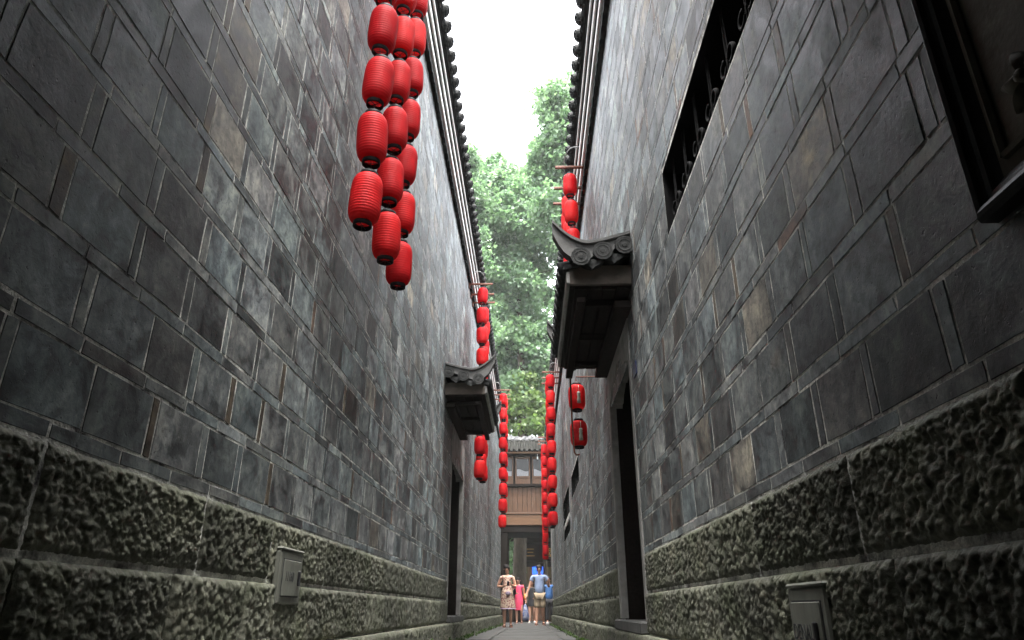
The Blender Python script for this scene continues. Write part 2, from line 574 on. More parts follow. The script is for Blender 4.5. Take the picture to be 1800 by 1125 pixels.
def build_wall(side, name, label, openings, z_top, seed, plinth_gaps):
    R = random.Random(seed)
    wl = Wall(side)
    root = thing(name, (wl.x + side*0.3, 12.0, gz(12)), label, 'building')
    # ---- core (mortar behind the bricks), with holes
    ys = sorted({-8.0, Y_END, *[o[0] for o in openings], *[o[1] for o in openings]})
    zs = sorted({-0.2, z_top+0.1, *[o[2] for o in openings], *[o[3] for o in openings]})
    mb = MB(); D = 0.0022
    for a, b in zip(ys, ys[1:]):
        for c, e in zip(zs, zs[1:]):
            my, mz = (a+b)/2, (c+e)/2
            if any(o[0] < my < o[1] and o[2] < mz < o[3] for o in openings): continue
            mb.add([wl.P(D, a, c), wl.P(D, b, c), wl.P(D, b, e), wl.P(D, a, e)], wl.fl([(0, 1, 2, 3)]))
    # ends, back
    for y, fl in ((Y_END, 0), (-8.0, 1)):
        q = [wl.P(D, y, -.2), wl.P(-3.0, y, -.2), wl.P(-3.0, y, z_top+.1), wl.P(D, y, z_top+.1)]
        mb.add(q, [(0, 1, 2, 3)])
    mb.add([wl.P(-3, -8, -.2), wl.P(-3, Y_END, -.2), wl.P(-3, Y_END, z_top+.1), wl.P(-3, -8, z_top+.1)], [(0, 1, 2, 3)])
    mb.build('mortar_core', M['mortar'], root)
    # ---- bricks
    pieces = []
    def emit(kind, y0, y1, z0, z1):
        zc = (z0+z1)/2
        segs = [(y0, y1)]
        for o in openings:
            if o[2]-0.01 < zc < o[3]+0.01:
                ns = []
                for a, b in segs:
                    if b <= o[0] or a >= o[1]: ns.append((a, b)); continue
                    if a < o[0]: ns.append((a, o[0]-.003))
                    if b > o[1]: ns.append((o[1]+.003, b))
                segs = ns
        for a, b in segs:
            if b-a < 0.015: continue
            zz0, zz1 = z0, z1
            for o in openings:                      # trim rows cut by a lintel or sill
                if b > o[0] and a < o[1]:
                    if zz0 < o[2] < zz1: zz1 = o[2]-.003
                    if zz0 < o[3] < zz1: zz0 = o[3]+.003
            if zz1-zz0 < .012: continue
            sz = seen_size(wl.x, a, b, zz0, zz1)
            pieces.append((sz, kind, a, b, zz0, zz1))
    z = 0.757; J = 0.0048
    row = 0
    while z < z_top - 0.05:
        y = Y_NEAR - R.uniform(0, .25)
        while y < Y_END:
            L = R.uniform(0.21, 0.28)
            emit('course_brick', max(y, -.05), min(y+L, Y_END), z, z+0.035); y += L + J
        y = Y_NEAR - R.uniform(0, .25); zt0, zt1 = z+0.035+J, z+0.202-J
        while y < Y_END:
            L = R.uniform(0.225, 0.262)
            emit('brick', max(y, -.05), min(y+L, Y_END), zt0, zt1); y += L + J
            if R.random() < 0.9:
                w = R.uniform(0.028, 0.042)
                if y + w < Y_END: emit('header_brick', y, y+w, zt0, zt1)
                y += w + J
        z += 0.202; row += 1
    pieces.sort(key=lambda t: -t[0])
    count = {}
    stuff = {}
    for sz, kind, a, b, c, e in pieces:
        d = R.uniform(0.0029, 0.0042)
        count[kind] = count.get(kind, 0) + 1
        single = count[kind] <= 300 and sz > 60
        v, f = brick_piece(wl, R, a, b, c, e, d, fine=single or sz > 25)
        t = tint_brick(R, kind)
        if single:
            ctr = ((wl.x), (a+b)/2, (c+e)/2)
            mesh_obj(kind, [(p[0]-ctr[0], p[1]-ctr[1], p[2]-ctr[2]) for p in v], f, M['brick'], root, ctr, tint=t)
        else:
            st = stuff.setdefault(kind, (MB(), []))
            st[0].add(v, f); st[1].extend([t]*len(v))
    for kind, (mb, tt) in stuff.items():
        o = mb.build(kind, M['brick'], root, tint=np.array(tt)); tag(o, kind='stuff')
    # ---- plinth of chiselled stones: three courses
    courses = [(-0.05, 0.294, 0.060, 0.0), (0.302, 0.522, 0.018, 0.45), (0.538, 0.751, 0.005, 0.2)]
    for ci, (z0, z1, dp, off) in enumerate(courses):
        y = -0.4 - off - R.random()*.3
        while y < Y_END:
            L = R.uniform(0.5, 0.78)
            segs = [(y, min(y+L, Y_END))]
            if ci > 0:
                for g0, g1 in plinth_gaps:
                    ns = []
                    for a, b in segs:
                        if b <= g0 or a >= g1: ns.append((a, b)); continue
                        if a < g0: ns.append((a, g0-.004))
                        if b > g1: ns.append((g1+.004, b))
                    segs = ns
            for a, b in segs:
                if b-a > .04: stone(wl, R, root, a+.004, b-.004, z0, z1, dp)
            y += L
    return root, wl

def stone(wl, R, root, y0, y1, z0, z1, dp):
    near = max(0.3, abs((y0+y1)/2))
    res = 0.0038 if near < 2.2 else 0.006 if near < 4.5 else 0.013 if near < 9 else 0.022
    ny, nz = max(4, int((y1-y0)/res)), max(4, int((z1-z0)/res))
    ya = np.linspace(y0, y1, ny+1); za = np.linspace(z0, z1, nz+1)
    Yg, Zg = np.meshgrid(ya, za, indexing='ij')
    oy, oz = R.uniform(0, 9), R.uniform(0, 9)
    h = chisel(Yg+oy, Zg+oz)*(0.0029 if near < 9 else 0.0100)
    e = np.minimum(np.minimum(Yg-y0, y1-Yg), np.minimum((Zg-z0)*1.0, (z1-Zg)*1.0))
    wgt = np.clip((e-0.004)/0.012, 0, 1)
    h = h*(0.35+0.65*wgt) + 0.006*wgt - 0.004*np.clip(1-e/0.006, 0, 1)
    X = wl.x - wl.s*(dp + h)
    v = np.stack([X, Yg, Zg], -1).reshape(-1, 3)
    c0 = np.array([wl.x, (y0+y1)/2, (z0+z1)/2])
    i, j = np.meshgrid(np.arange(ny), np.arange(nz), indexing='ij')
    a = (i*(nz+1)+j).reshape(-1)
    q = np.stack([a, a+nz+1, a+nz+2, a+1], -1)
    if wl.s > 0: q = q[:, ::-1]
    faces = q.tolist()
    verts = (v-c0).tolist()
    # returns to the wall
    border = [k*(nz+1) for k in range(ny+1)] + [ny*(nz+1)+k for k in range(1, nz+1)] + \
             [k*(nz+1)+nz for k in range(ny-1, -1, -1)] + [k for k in range(nz-1, 0, -1)]
    f0 = len(verts)
    for k in border: verts.append(list(verts[k]))
    b0 = len(verts)
    for k in border:
        p = verts[k]; verts.append([wl.x + wl.s*0.02 - c0[0], p[1], p[2]])
    nb = len(border)
    for k in range(nb):
        k2 = (k+1) % nb
        qd = (f0+k2, f0+k, b0+k, b0+k2)
        faces.append(qd if wl.s < 0 else qd[::-1])
    b = R.gauss(0.108, 0.018)
    mesh_obj('plinth_stone', verts, faces, M['plinth'], root, tuple(c0), smooth=True, tint=(b*.98, b, b*0.76, 1))

DOOR_L = (8.75, 10.3, 0.30, 2.20)
DOOR_R = (4.62, 5.85, 0.30, 2.06)
WIN_R = (0.9, 3.05, 2.176, 2.545)
WIN_R2 = (10.1, 12.0, 2.17, 2.54)
WIN_R3 = (12.85, 15.3, 2.08, 2.56)
WIN_R4 = (12.85, 15.1, 1.75, 1.96)
ZT_L, ZT_R = 5.50, 5.15
left_house, WLL = build_wall(-1, 'brick_house', 'long grey brick house wall with rough stone plinth along the left of the alley',
                             [DOOR_L], ZT_L, 21, [(DOOR_L[0]-.1, DOOR_L[1]+.1)])
right_house, WLR = build_wall(1, 'brick_house', 'long grey brick house wall with slit windows along the right of the alley',
                              [DOOR_R, WIN_R, WIN_R2, WIN_R3, WIN_R4], ZT_R, 33, [(DOOR_R[0]-.1, DOOR_R[1]+.1)])

# ---- shade-casting passage added over and behind the camera to darken the near walls
def blocker():
    p = thing('light_blocker', (-.14, -4, gz(-4)), 'added unseen shade-casting passage at the near mouth of the alley', 'blocker')
    MB().box(XL+.006, XR-.006, -8.0, 1.36, 2.60, 2.80, .01).build('ceiling', M['dark_wood'], p)
    for k in range(10):
        y = -7.6 + k*.88
        MB().box(XL+.007, XR-.007, y, y+.12, 2.48, 2.595, .008).build('joist', M['dark_wood'], p)
    MB().box(XL+.007, XR-.007, 1.37, 1.43, 2.50, 3.1, .01).build('fascia', M['dark_wood'], p)
    MB().add([(XL+.01, 1.46, 3.12), (XR-.01, 1.46, 3.12), (XR-.01, -3.2, 4.6), (XL+.01, -3.2, 4.6), (XR-.01, -8.2, 3.12), (XL+.01, -8.2, 3.12)],
             [(0, 1, 2, 3), (3, 2, 4, 5)]).build('roof', M['tile'], p)
    MB().box(XL-.3, XR+.3, -8.3, -8.01, -.2, 3.1).build('end_wall', M['plaster'], p)
blocker()

# ---- doorways: threshold, plaster surround, recessed leaf
def doorway(wl, root, dr, z_plaster, seed):
    y0, y1, z0, z1 = dr
    R = random.Random(seed)
    X = wl.X
    def bx(mb, d0, d1, a, b, c, e, ch=.004):
        x0, x1 = sorted((X(d0), X(d1)))
        return mb.box(x0, x1, a, b, c, e, ch)
    bx(MB(), -0.30, 0.06, y0-.06, y1+.06, 0.293, 0.365, .008).build('door_sill', M['ridge'], root)
    # jamb strips, proud of the brick
    for a, b in ((y0-.085, y0), (y1, y1+.085)):
        bx(MB(), -0.05, 0.012, a, b, 0.367, z1, .006).build('door_jamb', M['plaster'], root)
    # plaster panel above with ragged lower edge
    n = 24; v = []; f = []
    ya = np.linspace(y0-.087, y1+.087, n+1)
    for i, yy in enumerate(ya):
        t = (yy-y0)/(y1-y0)
        dip = 0.0 if (t < 0 or t > 1) else 0.06 + 0.16*max(0, 1-abs(t-.5)*2.2) + R.uniform(-.03, .03)
        zl = z1-.03 + dip
        for d in (0.013, -0.10):
            v += [(X(d), yy, zl), (X(d), yy, z_plaster)]
    for i in range(n):
        b = i*4
        f += [(b, b+4, b+5, b+1), (b+2, b+3, b+7, b+6), (b, b+2, b+6, b+4), (b+1, b+5, b+7, b+3)]
    f += [(0, 1, 3, 2), (n*4, n*4+2, n*4+3, n*4+1)]
    c = Vector((wl.x, (y0+y1)/2, z1))
    fix_normals(mesh_obj('door_surround', [tuple(Vector(p)-c) for p in v], f, M['plaster'], root, c))
    # leaf: two boards with rails, deep in the recess
    rec = MB(); P = wl.P
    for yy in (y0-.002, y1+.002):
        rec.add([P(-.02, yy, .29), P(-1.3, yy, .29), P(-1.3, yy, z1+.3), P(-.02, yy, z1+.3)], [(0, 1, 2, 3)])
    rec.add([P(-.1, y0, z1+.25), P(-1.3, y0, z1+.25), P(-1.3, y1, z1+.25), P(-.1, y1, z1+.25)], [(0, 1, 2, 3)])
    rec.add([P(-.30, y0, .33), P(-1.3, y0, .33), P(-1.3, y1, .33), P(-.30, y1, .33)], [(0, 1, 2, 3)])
    rec.build('door_reveal', M['dark_wood'], root)  # near-black reveal stands in for the shade inside the doorway
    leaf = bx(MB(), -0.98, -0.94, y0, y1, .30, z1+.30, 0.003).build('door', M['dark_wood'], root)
    for k in range(6):
        a = y0 + (y1-y0)*k/6; b = y0 + (y1-y0)*(k+1)/6
        bx(MB(), -0.941, -0.925, a+.004, b-.004, .34, z1-.02, .003).build('board', M['dark_wood'], leaf)
    for a in ((y0+y1)/2-.08, (y0+y1)/2+.08):
        mb = MB(); mb.lathe([(.02, 0), (.03, .005), (.03, .012)], 10, (0, 0, 0), 'x')
        mb.build('door_knocker', M['iron'], leaf, (X(-.92), a, 1.2))
doorway(WLL, left_house, DOOR_L, 2.66, 3)
doorway(WLR, right_house, DOOR_R, 2.44, 4)

# ---- slit windows with scrolled ironwork
def slit_window(wl, root, w, grille, seed):
    y0, y1, z0, z1 = w
    X = wl.X; D = -0.32
    mb = MB()
    def quad(a, b, c, d): mb.add([a, b, c, d], [(0, 1, 2, 3)])
    P = wl.P
    quad(P(.0021, y0, z0), P(D, y0, z0), P(D, y1, z0), P(.0021, y1, z0))
    quad(P(.0021, y0, z1), P(.0021, y1, z1), P(D, y1, z1), P(D, y0, z1))
    quad(P(.0021, y0, z0), P(.0021, y0, z1), P(D, y0, z1), P(D, y0, z0))
    quad(P(.0021, y1, z0), P(D, y1, z0), P(D, y1, z1), P(.0021, y1, z1))
    win = mb.build('window', M['void'], root)  # reveals coloured near black for the shade inside the slit
    MB().add([P(D+.002, y0, z0), P(D+.002, y1, z0), P(D+.002, y1, z1), P(D+.002, y0, z1)], [(0, 1, 2, 3)]).build('shade_backing', M['void'], win)  # near-black sheet stands in for the unlit interior
    n = int((y1-y0)/grille)
    for k in range(n):
        yc = y0 + (k+.5)*(y1-y0)/n
        zm = z0 + (z1-z0)*0.30
        rod = MB()
        for dy in (-.012, .012):
            rod.tube([P(-.03, yc+dy, z0), P(-.03, yc+dy, z1)], .0035, 6)
        rod.build('grille_bar', M['pale_iron'], win, P(-.03, yc, zm))
        for sgn in (-1, 1):
            r = .032; rr = .006
            ring = MB(); v = []; f = []
            N, m = 18, 6
            for i in range(N):
                a = 2*pi*i/N*0.86 + (pi*1.1 if sgn > 0 else .1)
                for q in range(m):
                    bq = 2*pi*q/m
                    rad = r + rr*cos(bq)
                    v.append((X(-.03 + rr*sin(bq)*1.6), yc + sgn*(.012+r) + rad*cos(a), zm + rad*sin(a)))
            for i in range(N-1):
                for q in range(m):
                    q2 = (q+1) % m
                    f.append((i*m+q, (i+1)*m+q, (i+1)*m+q2, i*m+q2))
            ring.add(v, f).build('grille_scroll', M['pale_iron'], win, P(-.03, yc, zm), smooth=True)
slit_window(WLR, right_house, WIN_R, 0.235, 1)
for w in (WIN_R2, WIN_R3, WIN_R4):
    slit_window(WLR, right_house, w, 0.32, 2)

# ---- eaves: plaster bands, barrel tiles with round ends, drip tiles, roof slope
def barrel_tile(r=0.058, L=0.5, n=8):
    """half-round cover tile along +x (outer end at 0, going back to -L), with a moulded end disc"""
    v, f = [], []
    for x in (0.0, -L):
        for rad in (r, r-.014):
            for i in range(n+1):
                a = pi*i/n
                v.append((x, rad*cos(a), rad*sin(a)))
    m = n+1
    for i in range(n):
        f += [(i, i+1, 2*m+i+1, 2*m+i), (m+i, 3*m+i, 3*m+i+1, m+i+1), (i, m+i, m+i+1, i+1)]
    b = len(v)
    N = 14; prof = [(0.0, 0.010), (r*.25, .010), (r*.3, .004), (r*.55, .004), (r*.62, .010), (r*.74, .010), (r*.78, .003), (r*.9, .006), (r*1.04, .006), (r*1.04, -.02)]
    for rad, dx in prof:
        for i in range(N):
            a = 2*pi*i/N
            v.append((dx, rad*cos(a), rad*sin(a)))
    for k in range(len(prof)-1):
        for i in range(N):
            j = (i+1) % N
            f.append((b+k*N+i, b+k*N+j, b+(k+1)*N+j, b+(k+1)*N+i))
    return v, f

def drip_tile(w=0.14, L=0.5):
    """concave pan tile along x with a pointed drip plate at the outer end"""
    v, f = [], []
    n = 6
    for x in (0.0, -L):
        for t in (0.0, -.012):
            for i in range(n+1):
                u = -1+2*i/n
                v.append((x, u*w/2, 0.03*u*u-.03+t))
    m = n+1
    for i in range(n):
        f += [(i, 2*m+i, 2*m+i+1, i+1), (m+i, m+i+1, 3*m+i+1, 3*m+i), (i, i+1, m+i+1, m+i)]
    b = len(v)
    out = [(-w/2, 0), (-w/2, -.03), (-w*.3, -.055), (-w*.14, -.065), (0, -.085), (w*.14, -.065), (w*.3, -.055), (w/2, -.03), (w/2, 0), (0, -.028)]
    for dx in (.008, -.006):
        for yy, zz in out: v.append((dx, yy, zz))
    k = len(out)
    f.append(tuple(b+i for i in range(k))); f.append(tuple(b+k+i for i in reversed(range(k))))
    for i in range(k):
        j = (i+1) % k
        f.append((b+i, b+k+i, b+k+j, b+j))
    c = len(v)      # raised motif on the plate
    for dx, s in ((.008, .75), (.013, .5)):
        for yy, zz in ((-w/2*s, -.02), (0, -.02-.055*s), (w/2*s, -.02), (0, -.012)): v.append((dx, yy, zz))
    for i in range(4):
        j = (i+1) % 4
        f.append((c+i, c+j, c+4+j, c+4+i))
    f.append((c+4, c+5, c+6, c+7))
    return v, f

BT = barrel_tile(); DT = drip_tile()
def base_mesh(name, vf, mat, smooth=False):
    me = bpy.data.meshes.new(name); me.from_pydata(vf[0], [], vf[1]); me.materials.append(mat)
    import bmesh
    bm = bmesh.new(); bm.from_mesh(me); bmesh.ops.recalc_face_normals(bm, faces=bm.faces); bm.to_mesh(me); bm.free()
    return me
BTM = base_mesh('barrel_tile', BT, M['tile']); DTM = base_mesh('drip_tile', DT, M['tile'])
def put_mesh(name, me, parent, loc, rot=(0, 0, 0), sc=(1, 1, 1)):
    o = bpy.data.objects.new(name, me)
    link(o, parent, loc); o.rotation_euler = rot; o.scale = sc
    return o

def eave(wl, root, zt, y0, y1, seed):
    R = random.Random(seed); X = wl.X
    rz = 0 if wl.s < 0 else pi
    def strip(name, d0, d1, za, zb, mat, parent, ya=y0, yb=y1):
        x0, x1 = sorted((X(d0), X(d1)))
        return MB().box(x0, x1, ya, yb, za, zb, .003).build(name, mat, parent)
    # stepped corbel bands
    band = strip('eave_band', -.25, .050, zt+.005, zt+.060, M['tile'], root)
    z = zt+.062
    for d, h, mt in ((.075, .075, 'white_plaster'), (.088, .016, 'tile'), (.105, .075, 'white_plaster'), (.120, .016, 'tile'),
                     (.135, .060, 'white_plaster'), (.150, .016, 'tile')):
        strip('eave_band', -.25, d, z, z+h, M[mt], root); z += h+.002
    strip('eave_board', -.25, .172, z, z+.03, M['tile'], root)
    zr = z+.03-.205
    # lower row of small drips against the wall
    y = y0
    while y < y1:
        put_mesh('drip_tile', DTM, band, (X(.05), y, zt+.012), (0, 0, rz), (.3, 1.0, .75)); y += .15
    # roof slope
    roof = MB()
    roof.add([(X(.17), y0, zr+.215), (X(.17), y1, zr+.215), (X(-1.5), y1, zr+.95), (X(-1.5), y0, zr+.95),
              (X(-3.0), y1, zr+.3), (X(-3.0), y0, zr+.3)], [(0, 1, 2, 3), (3, 2, 4, 5)])
    ro = roof.build('roof', M['tile'], root)
    pitch = math.atan2(.735, 1.67)
    y = y0+.05; big = MB()
    while y < y1:
        ry = pitch if wl.s < 0 else pitch
        put_mesh('barrel_tile', BTM, ro, (X(.205), y, zr+.225+R.uniform(-.006, .006)), (0, ry, rz), (3.4, 1, 1))
        put_mesh('drip_tile', DTM, ro, (X(.19), y+.1, zr+.235), (0, ry, rz), (1, 1, .8))
        y += .2
eave(WLL, left_house, ZT_L, -3.0, Y_END, 1)
eave(WLR, right_house, ZT_R, -3.0, Y_END, 2)

# ---- small tiled canopies over the two doors
def canopy(wl, root, y0, y1, zw, over, seed):
    """zw: tile height at the wall; over: projection"""
    R = random.Random(seed); X = wl.X; rz = 0 if wl.s < 0 else pi
    def bx(mb, d0, d1, a, b, c, e, ch=.004):
        xa, xb = sorted((X(d0), X(d1))); return mb.box(xa, xb, a, b, c, e, ch)
    drop = 0.10
    can = bx(MB(), 0.004, over-.05, y0+.05, y1-.05, zw-.20, zw-.16).build('door_canopy', M['dark_wood'], root)
    # soffit boards and bearers
    for k in range(4):
        d0 = .01 + (over-.08)*k/4
        bx(MB(), d0, d0+(over-.08)/4-.008, y0+.06, y1-.06, zw-.225, zw-.202).build('soffit_board', M['dark_wood'], can)
    for k in range(3):
        yy = y0+.25+(y1-y0-.5)*k/2
        bx(MB(), .004, over-.10, yy-.03, yy+.03, zw-.275, zw-.227).build('bearer', M['dark_wood'], can)
    bx(MB(), over-.15, over-.09, y0+.06, y1-.06, zw-.315, zw-.277).build('purlin', M['dark_wood'], can)
    bx(MB(), .004, .12, y0+.12, y1-.12, zw-.33, zw-.277).build('wall_beam', M['dark_wood'], can)
    # verge boards at both ends and eave board
    for a, b in ((y0+.02, y0+.048), (y1-.048, y1-.02)):
        bx(MB(), .004, over-.04, a, b, zw-.20, zw-.055).build('verge_board', M['verge'], can)
    bx(MB(), over-.045, over-.02, y0+.02, y1-.02, zw-.19, zw-.10).build('eave_fascia', M['plaster'], can)
    # roof sheet
    sh = MB()
    sh.add([(X(.004), y0, zw+.05), (X(over), y0, zw-.06), (X(over), y1, zw-.06), (X(.004), y1, zw+.05),
            (X(.004), y0, zw+.01), (X(over), y0, zw-.095), (X(over), y1, zw-.095), (X(.004), y1, zw+.01)],
           [(0, 1, 2, 3), (4, 7, 6, 5), (0, 4, 5, 1), (1, 5, 6, 2), (2, 6, 7, 3)])
    fix_normals(sh.build('roof_bed', M['tile'], can))
    # barrel tiles along the front slope
    pitch = math.atan2(.11, over)
    n = int((y1-y0-.1)/.145)
    for k in range(n+1):
        yy = y0+.10+(y1-y0-.2)*k/n
        put_mesh('barrel_tile', BTM, can, (X(over+.02), yy, zw-.045), (0, pitch, rz), (over/.5, .85, .85))
        if k < n:
            put_mesh('drip_tile', DTM, can, (X(over+.01), yy+(y1-y0-.2)/n/2, zw-.045), (0, pitch, rz), (over/.5, .8, .8))
    # verge tiles facing out of both ends (three barrels and two drips)
    for ye, rot, sgn in ((y0, -pi/2, -1), (y1, pi/2, 1)):
        for k in range(3):
            d = .055 + (over-.17)*k/2
            zt = zw + .045 - (.085*k/2)
            o = put_mesh('barrel_tile', BTM, can, (X(d), ye+sgn*.105, zt-.01), (0, 0, rot), (.42, 1.12, 1.12))
            if k < 2:
                dd = d + (over-.17)/4
                put_mesh('drip_tile', DTM, can, (X(dd), ye+sgn*.085, zt-.055), (0, 0, rot), (.4, 1.0, 1.0))
        # verge ridge with swept-up tip
        N = 22; mbr = MB(); v = []; f = []
        hw = .045
        for i in range(N+1):
            t = i/N
            d = .004 + (over+.065)*t
            zc = zw + .175 - .085*sin(min(1, t*1.25)*pi*.5)*1.0 + (0.185*max(0, (t-.5)/.5)**1.9)
            h = .085*(1+.75*sin(max(0,(t-.40)/.60)*pi*.72)-.55*max(0, (t-.88)/.12)) + .02
            lean = 0.0
            for (w, zz) in ((-hw, -h), (-hw*.8, -.030), (-hw*1.25, -.022), (-hw*1.25, 0.0), (-hw*.6, .012), (hw*.6, .012), (hw*1.25, 0.0), (hw*1.25, -.022), (hw*.8, -.030), (hw, -h)):
                q = (1-.15*max(0, (t-.7)/.3))
                v.append((X(d), ye + sgn*.0 + w*q, zc+zz))
        m = 10
        for i in range(N):
            for k in range(m):
                k2 = (k+1) % m
                f.append((i*m+k, i*m+k2, (i+1)*m+k2, (i+1)*m+k))
        f.append(tuple(range(m))); f.append(tuple(N*m+k for k in reversed(range(m))))
        fix_normals(mbr.add(v, f).build('verge_ridge', M['ridge'], can, (X(over/2), ye, zw), smooth=False))
    # wall ridge
    bx(MB(), .004, .07, y0+.04, y1-.04, zw+.06, zw+.17, .01).build('wall_ridge', M['ridge'], can)
canopy(WLR, right_house, 4.22, 6.02, 2.68, 0.47, 5)
canopy(WLL, left_house, 7.78, 9.75, 2.98, 0.52, 6)

# ------------------------------------------------------------------ far end: setback wall, timber gatehouse, shop
def far_end():
    # rendered wall that continues the left side, set back a little
    sw = thing('rendered_wall', (-1.5, 27.5, gz(27.5)), 'plain grey rendered wall beyond the end of the left brick house', 'wall')
    MB().box(-3.0, -1.33, Y_END+.01, 30.5, -.2, 8.6).build('wall', M['plaster'], sw)
    MB().box(-1.345, -1.30, Y_END+.02, 30.49, -.1, .75, .01).build('plinth', M['plinth'], sw, tint=(.1, .1, .085, 1))
    MB().box(-3.0, -1.22, Y_END+.02, 30.4, 8.61, 8.75).build('eave', M['tile'], sw)
    sw2 = thing('rendered_wall', (1.5, 27.5, gz(27.5)), 'plain grey rendered wall beyond the end of the right brick house', 'wall')
    MB().box(0.86, 3.0, Y_END+.01, 30.5, -.2, 8.2).build('wall', M['plaster'], sw2)
    MB().box(0.80, 3.0, Y_END+.02, 30.4, 8.21, 8.35).build('eave', M['tile'], sw2)
    # ---- gatehouse across the alley
    Y = 31.0
    g = thing('timber_gatehouse', (0, Y, gz(Y)), 'brown timber gatehouse with tiled roof bridging the far end of the alley', 'gatehouse')
    for x0, x1 in ((-1.9, -0.99), (0.92, 1.9)):
        MB().box(x0, x1, Y-.2, Y+2.2, -.1, 3.5, .01).build('gate_pier', M['dark_wood'], g)
    MB().box(-1.9, 1.9, Y-.25, Y+2.3, 3.52, 3.80, .015).build('lintel', M['dark_wood'], g)
    MB().box(-1.9, 1.9, Y-.30, Y+2.3, 3.81, 4.25, .012).build('beam', M['beam'], g)
    MB().box(-1.9, 1.9, Y-.33, Y-.1, 4.26, 4.34, .01).build('moulding', M['wood'], g)
    MB().box(-1.9, 1.9, Y-.18, Y+2.2, 4.35, 5.44).build('wall', M['dark_wood'], g)
    R = random.Random(4)
    x = -1.85
    while x < 1.8:
        w = R.uniform(.17, .22)
        o = MB().box(x+.006, x+w-.006, Y-.215, Y-.185, 4.36, 5.42, .006).build('plank', M['wood'], g)
        x += w
    MB().box(-1.9, 1.9, Y-.34, Y-.1, 5.45, 5.56, .012).build('rail', M['dark_wood'], g)
    MB().box(-1.9, 1.9, Y-.10, Y+2.2, 5.57, 6.95).build('wall', M['dark_wood'], g)
    # windows with panelled aprons
    xs = [-1.52, -.70, .05, .80, 1.55]
    for xa, xb in zip(xs, xs[1:]):
        xa2, xb2 = xa+.03, xb-.03
        mb = MB()
        for a, b, c, d in ((xa2, xa2+.07, 5.58, 6.78), (xb2-.07, xb2, 5.58, 6.78)):
            mb.box(a, b, Y-.20, Y-.13, c, d, .006)
        for c, d in ((5.58, 5.64), (5.84, 5.92), (6.68, 6.78)):
            mb.box(xa2+.071, xb2-.071, Y-.198, Y-.13, c, d, .006)
        wf = mb.build('window', M['wood'], g)
        MB().box(xa2+.071, xb2-.071, Y-.165, Y-.155, 5.925, 6.675).build('pane', M['glass'], wf)
        MB().box(xa2+.071, xb2-.071, Y-.175, Y-.15, 5.642, 5.838, .004).build('apron_panel', M['wood'], wf)
        # pale curtain hanging behind the lower half of the pane
        cu = MB(); n = 10
        pts = [(xa2+.09+(xb2-xa2-.18)*i/n, Y-.1675 - (.0 if i % 2 else .004)) for i in range(n+1)]
        v = []; f = []
        for px, py in pts:
            v += [(px, py, 5.93), (px, py, 6.18+.05*sin(px*9))]
        for i in range(n): f.append((2*i, 2*i+2, 2*i+3, 2*i+1))
        cu.add(v, f).build('curtain', M['curtain'], wf)
    for x in (-1.5, -.70, .05, .80, 1.5):
        MB().box(x-.045, x+.045, Y-.22, Y-.11, 5.57, 6.94, .01).build('post', M['dark_wood'], g)
    MB().box(-1.9, 1.9, Y-.24, Y-.1, 6.80, 6.95, .01).build('head_beam', M['dark_wood'], g)
    MB().box(-1.95, 1.95, Y-.55, Y-.45, 6.86, 6.98, .01).build('eave_board', M['beam'], g)
    rf = MB().add([(-1.95, Y-.55, 7.0), (1.95, Y-.55, 7.0), (1.95, Y+1.0, 7.78), (-1.95, Y+1.0, 7.78), (1.95, Y+2.6, 7.0), (-1.95, Y+2.6, 7.0)],
             [(0, 1, 2, 3), (3, 2, 4, 5)]).build('roof', M['tile'], g)
    pitch = math.atan2(.78, 1.55)
    rf.data.materials[0] = M['mossy_tile']
    x = -1.85; k = 0
    while x < 1.9:
        for row in range(4):
            dy = row*.40
            own_mat(put_mesh('barrel_tile', BTM, rf, (x, Y-.60+dy, 7.0+dy*.503-.01), (0, pitch, -pi/2), (.92, 1.05, 1.05)), M['mossy_tile'])
        own_mat(put_mesh('drip_tile', DTM, rf, (x+.115, Y-.59, 6.995), (0, pitch, -pi/2), (2.6, 1.3, .9)), M['mossy_tile'])
        x += .23
    MB().box(-1.95, 1.95, Y+.88, Y+1.12, 7.74, 7.90, .02).build('ridge', M['plaster'], g)
    # dark tarpaulin folded along the ridge
    n = 40; v = []; f = []
    for i in range(n+1):
        xx = -1.95+3.9*i/n
        t = 7.965+.04*sin(i*1.9)+.03*sin(i*.7)
        v += [(xx, Y+.84-.02*sin(i*1.3), 7.80+.02*sin(i*2.3)), (xx, Y+.90, t), (xx, Y+1.10, t), (xx, Y+1.16, 7.82)]
    for i in range(n):
        for q in range(3):
            a = i*4+q
            f.append((a, a+4, a+5, a+1))
    mesh_obj('ridge_tarp', [(p[0], p[1]-Y, p[2]-gz(Y)) for p in v], f, M['tarp'], g, (0, Y, gz(Y)))
    lamp = MB().lathe([(0, .12), (.03, .12), (.035, .0), (.0, -.01)], 10, (.34, Y-.40, 6.62))
    lamp.tube([(.34, Y-.40, 6.73), (.34, Y-.40, 6.86)], .008)
    tag(lamp.build('hanging_bulb', M['white_paint'], None, (.34, Y-.40, 6.7)), 'small white bulb hanging under the gatehouse eave', 'lamp')

    # ---- shop seen through the gate
    S = 38.5
    sh = thing('shop_front', (0, S, gz(S)), 'open shop front seen through the gate under the dark sign', 'shop')
    MB().box(-4, 4, S+2.5, S+2.7, -.3, 7).build('back_wall', M['shop_wall'], sh)
    MB().box(-4, 4, S-.3, S+2.6, 3.75, 6.5).build('upper_wall', M['dark_wood'], sh)
    MB().box(-4, 4, S-.9, S+2.6, 6.52, 6.7).build('roof', M['tile'], sh)
    MB().box(-4, 4, 35.3, S-.31, 4.30, 4.42).build('awning', M['dark_wood'], sh)
    for i in range(9): MB().box(-4+i*1.0, -3.9+i*1.0, 35.25, S-.31, 4.18, 4.295).build('rafter', M['dark_wood'], sh)
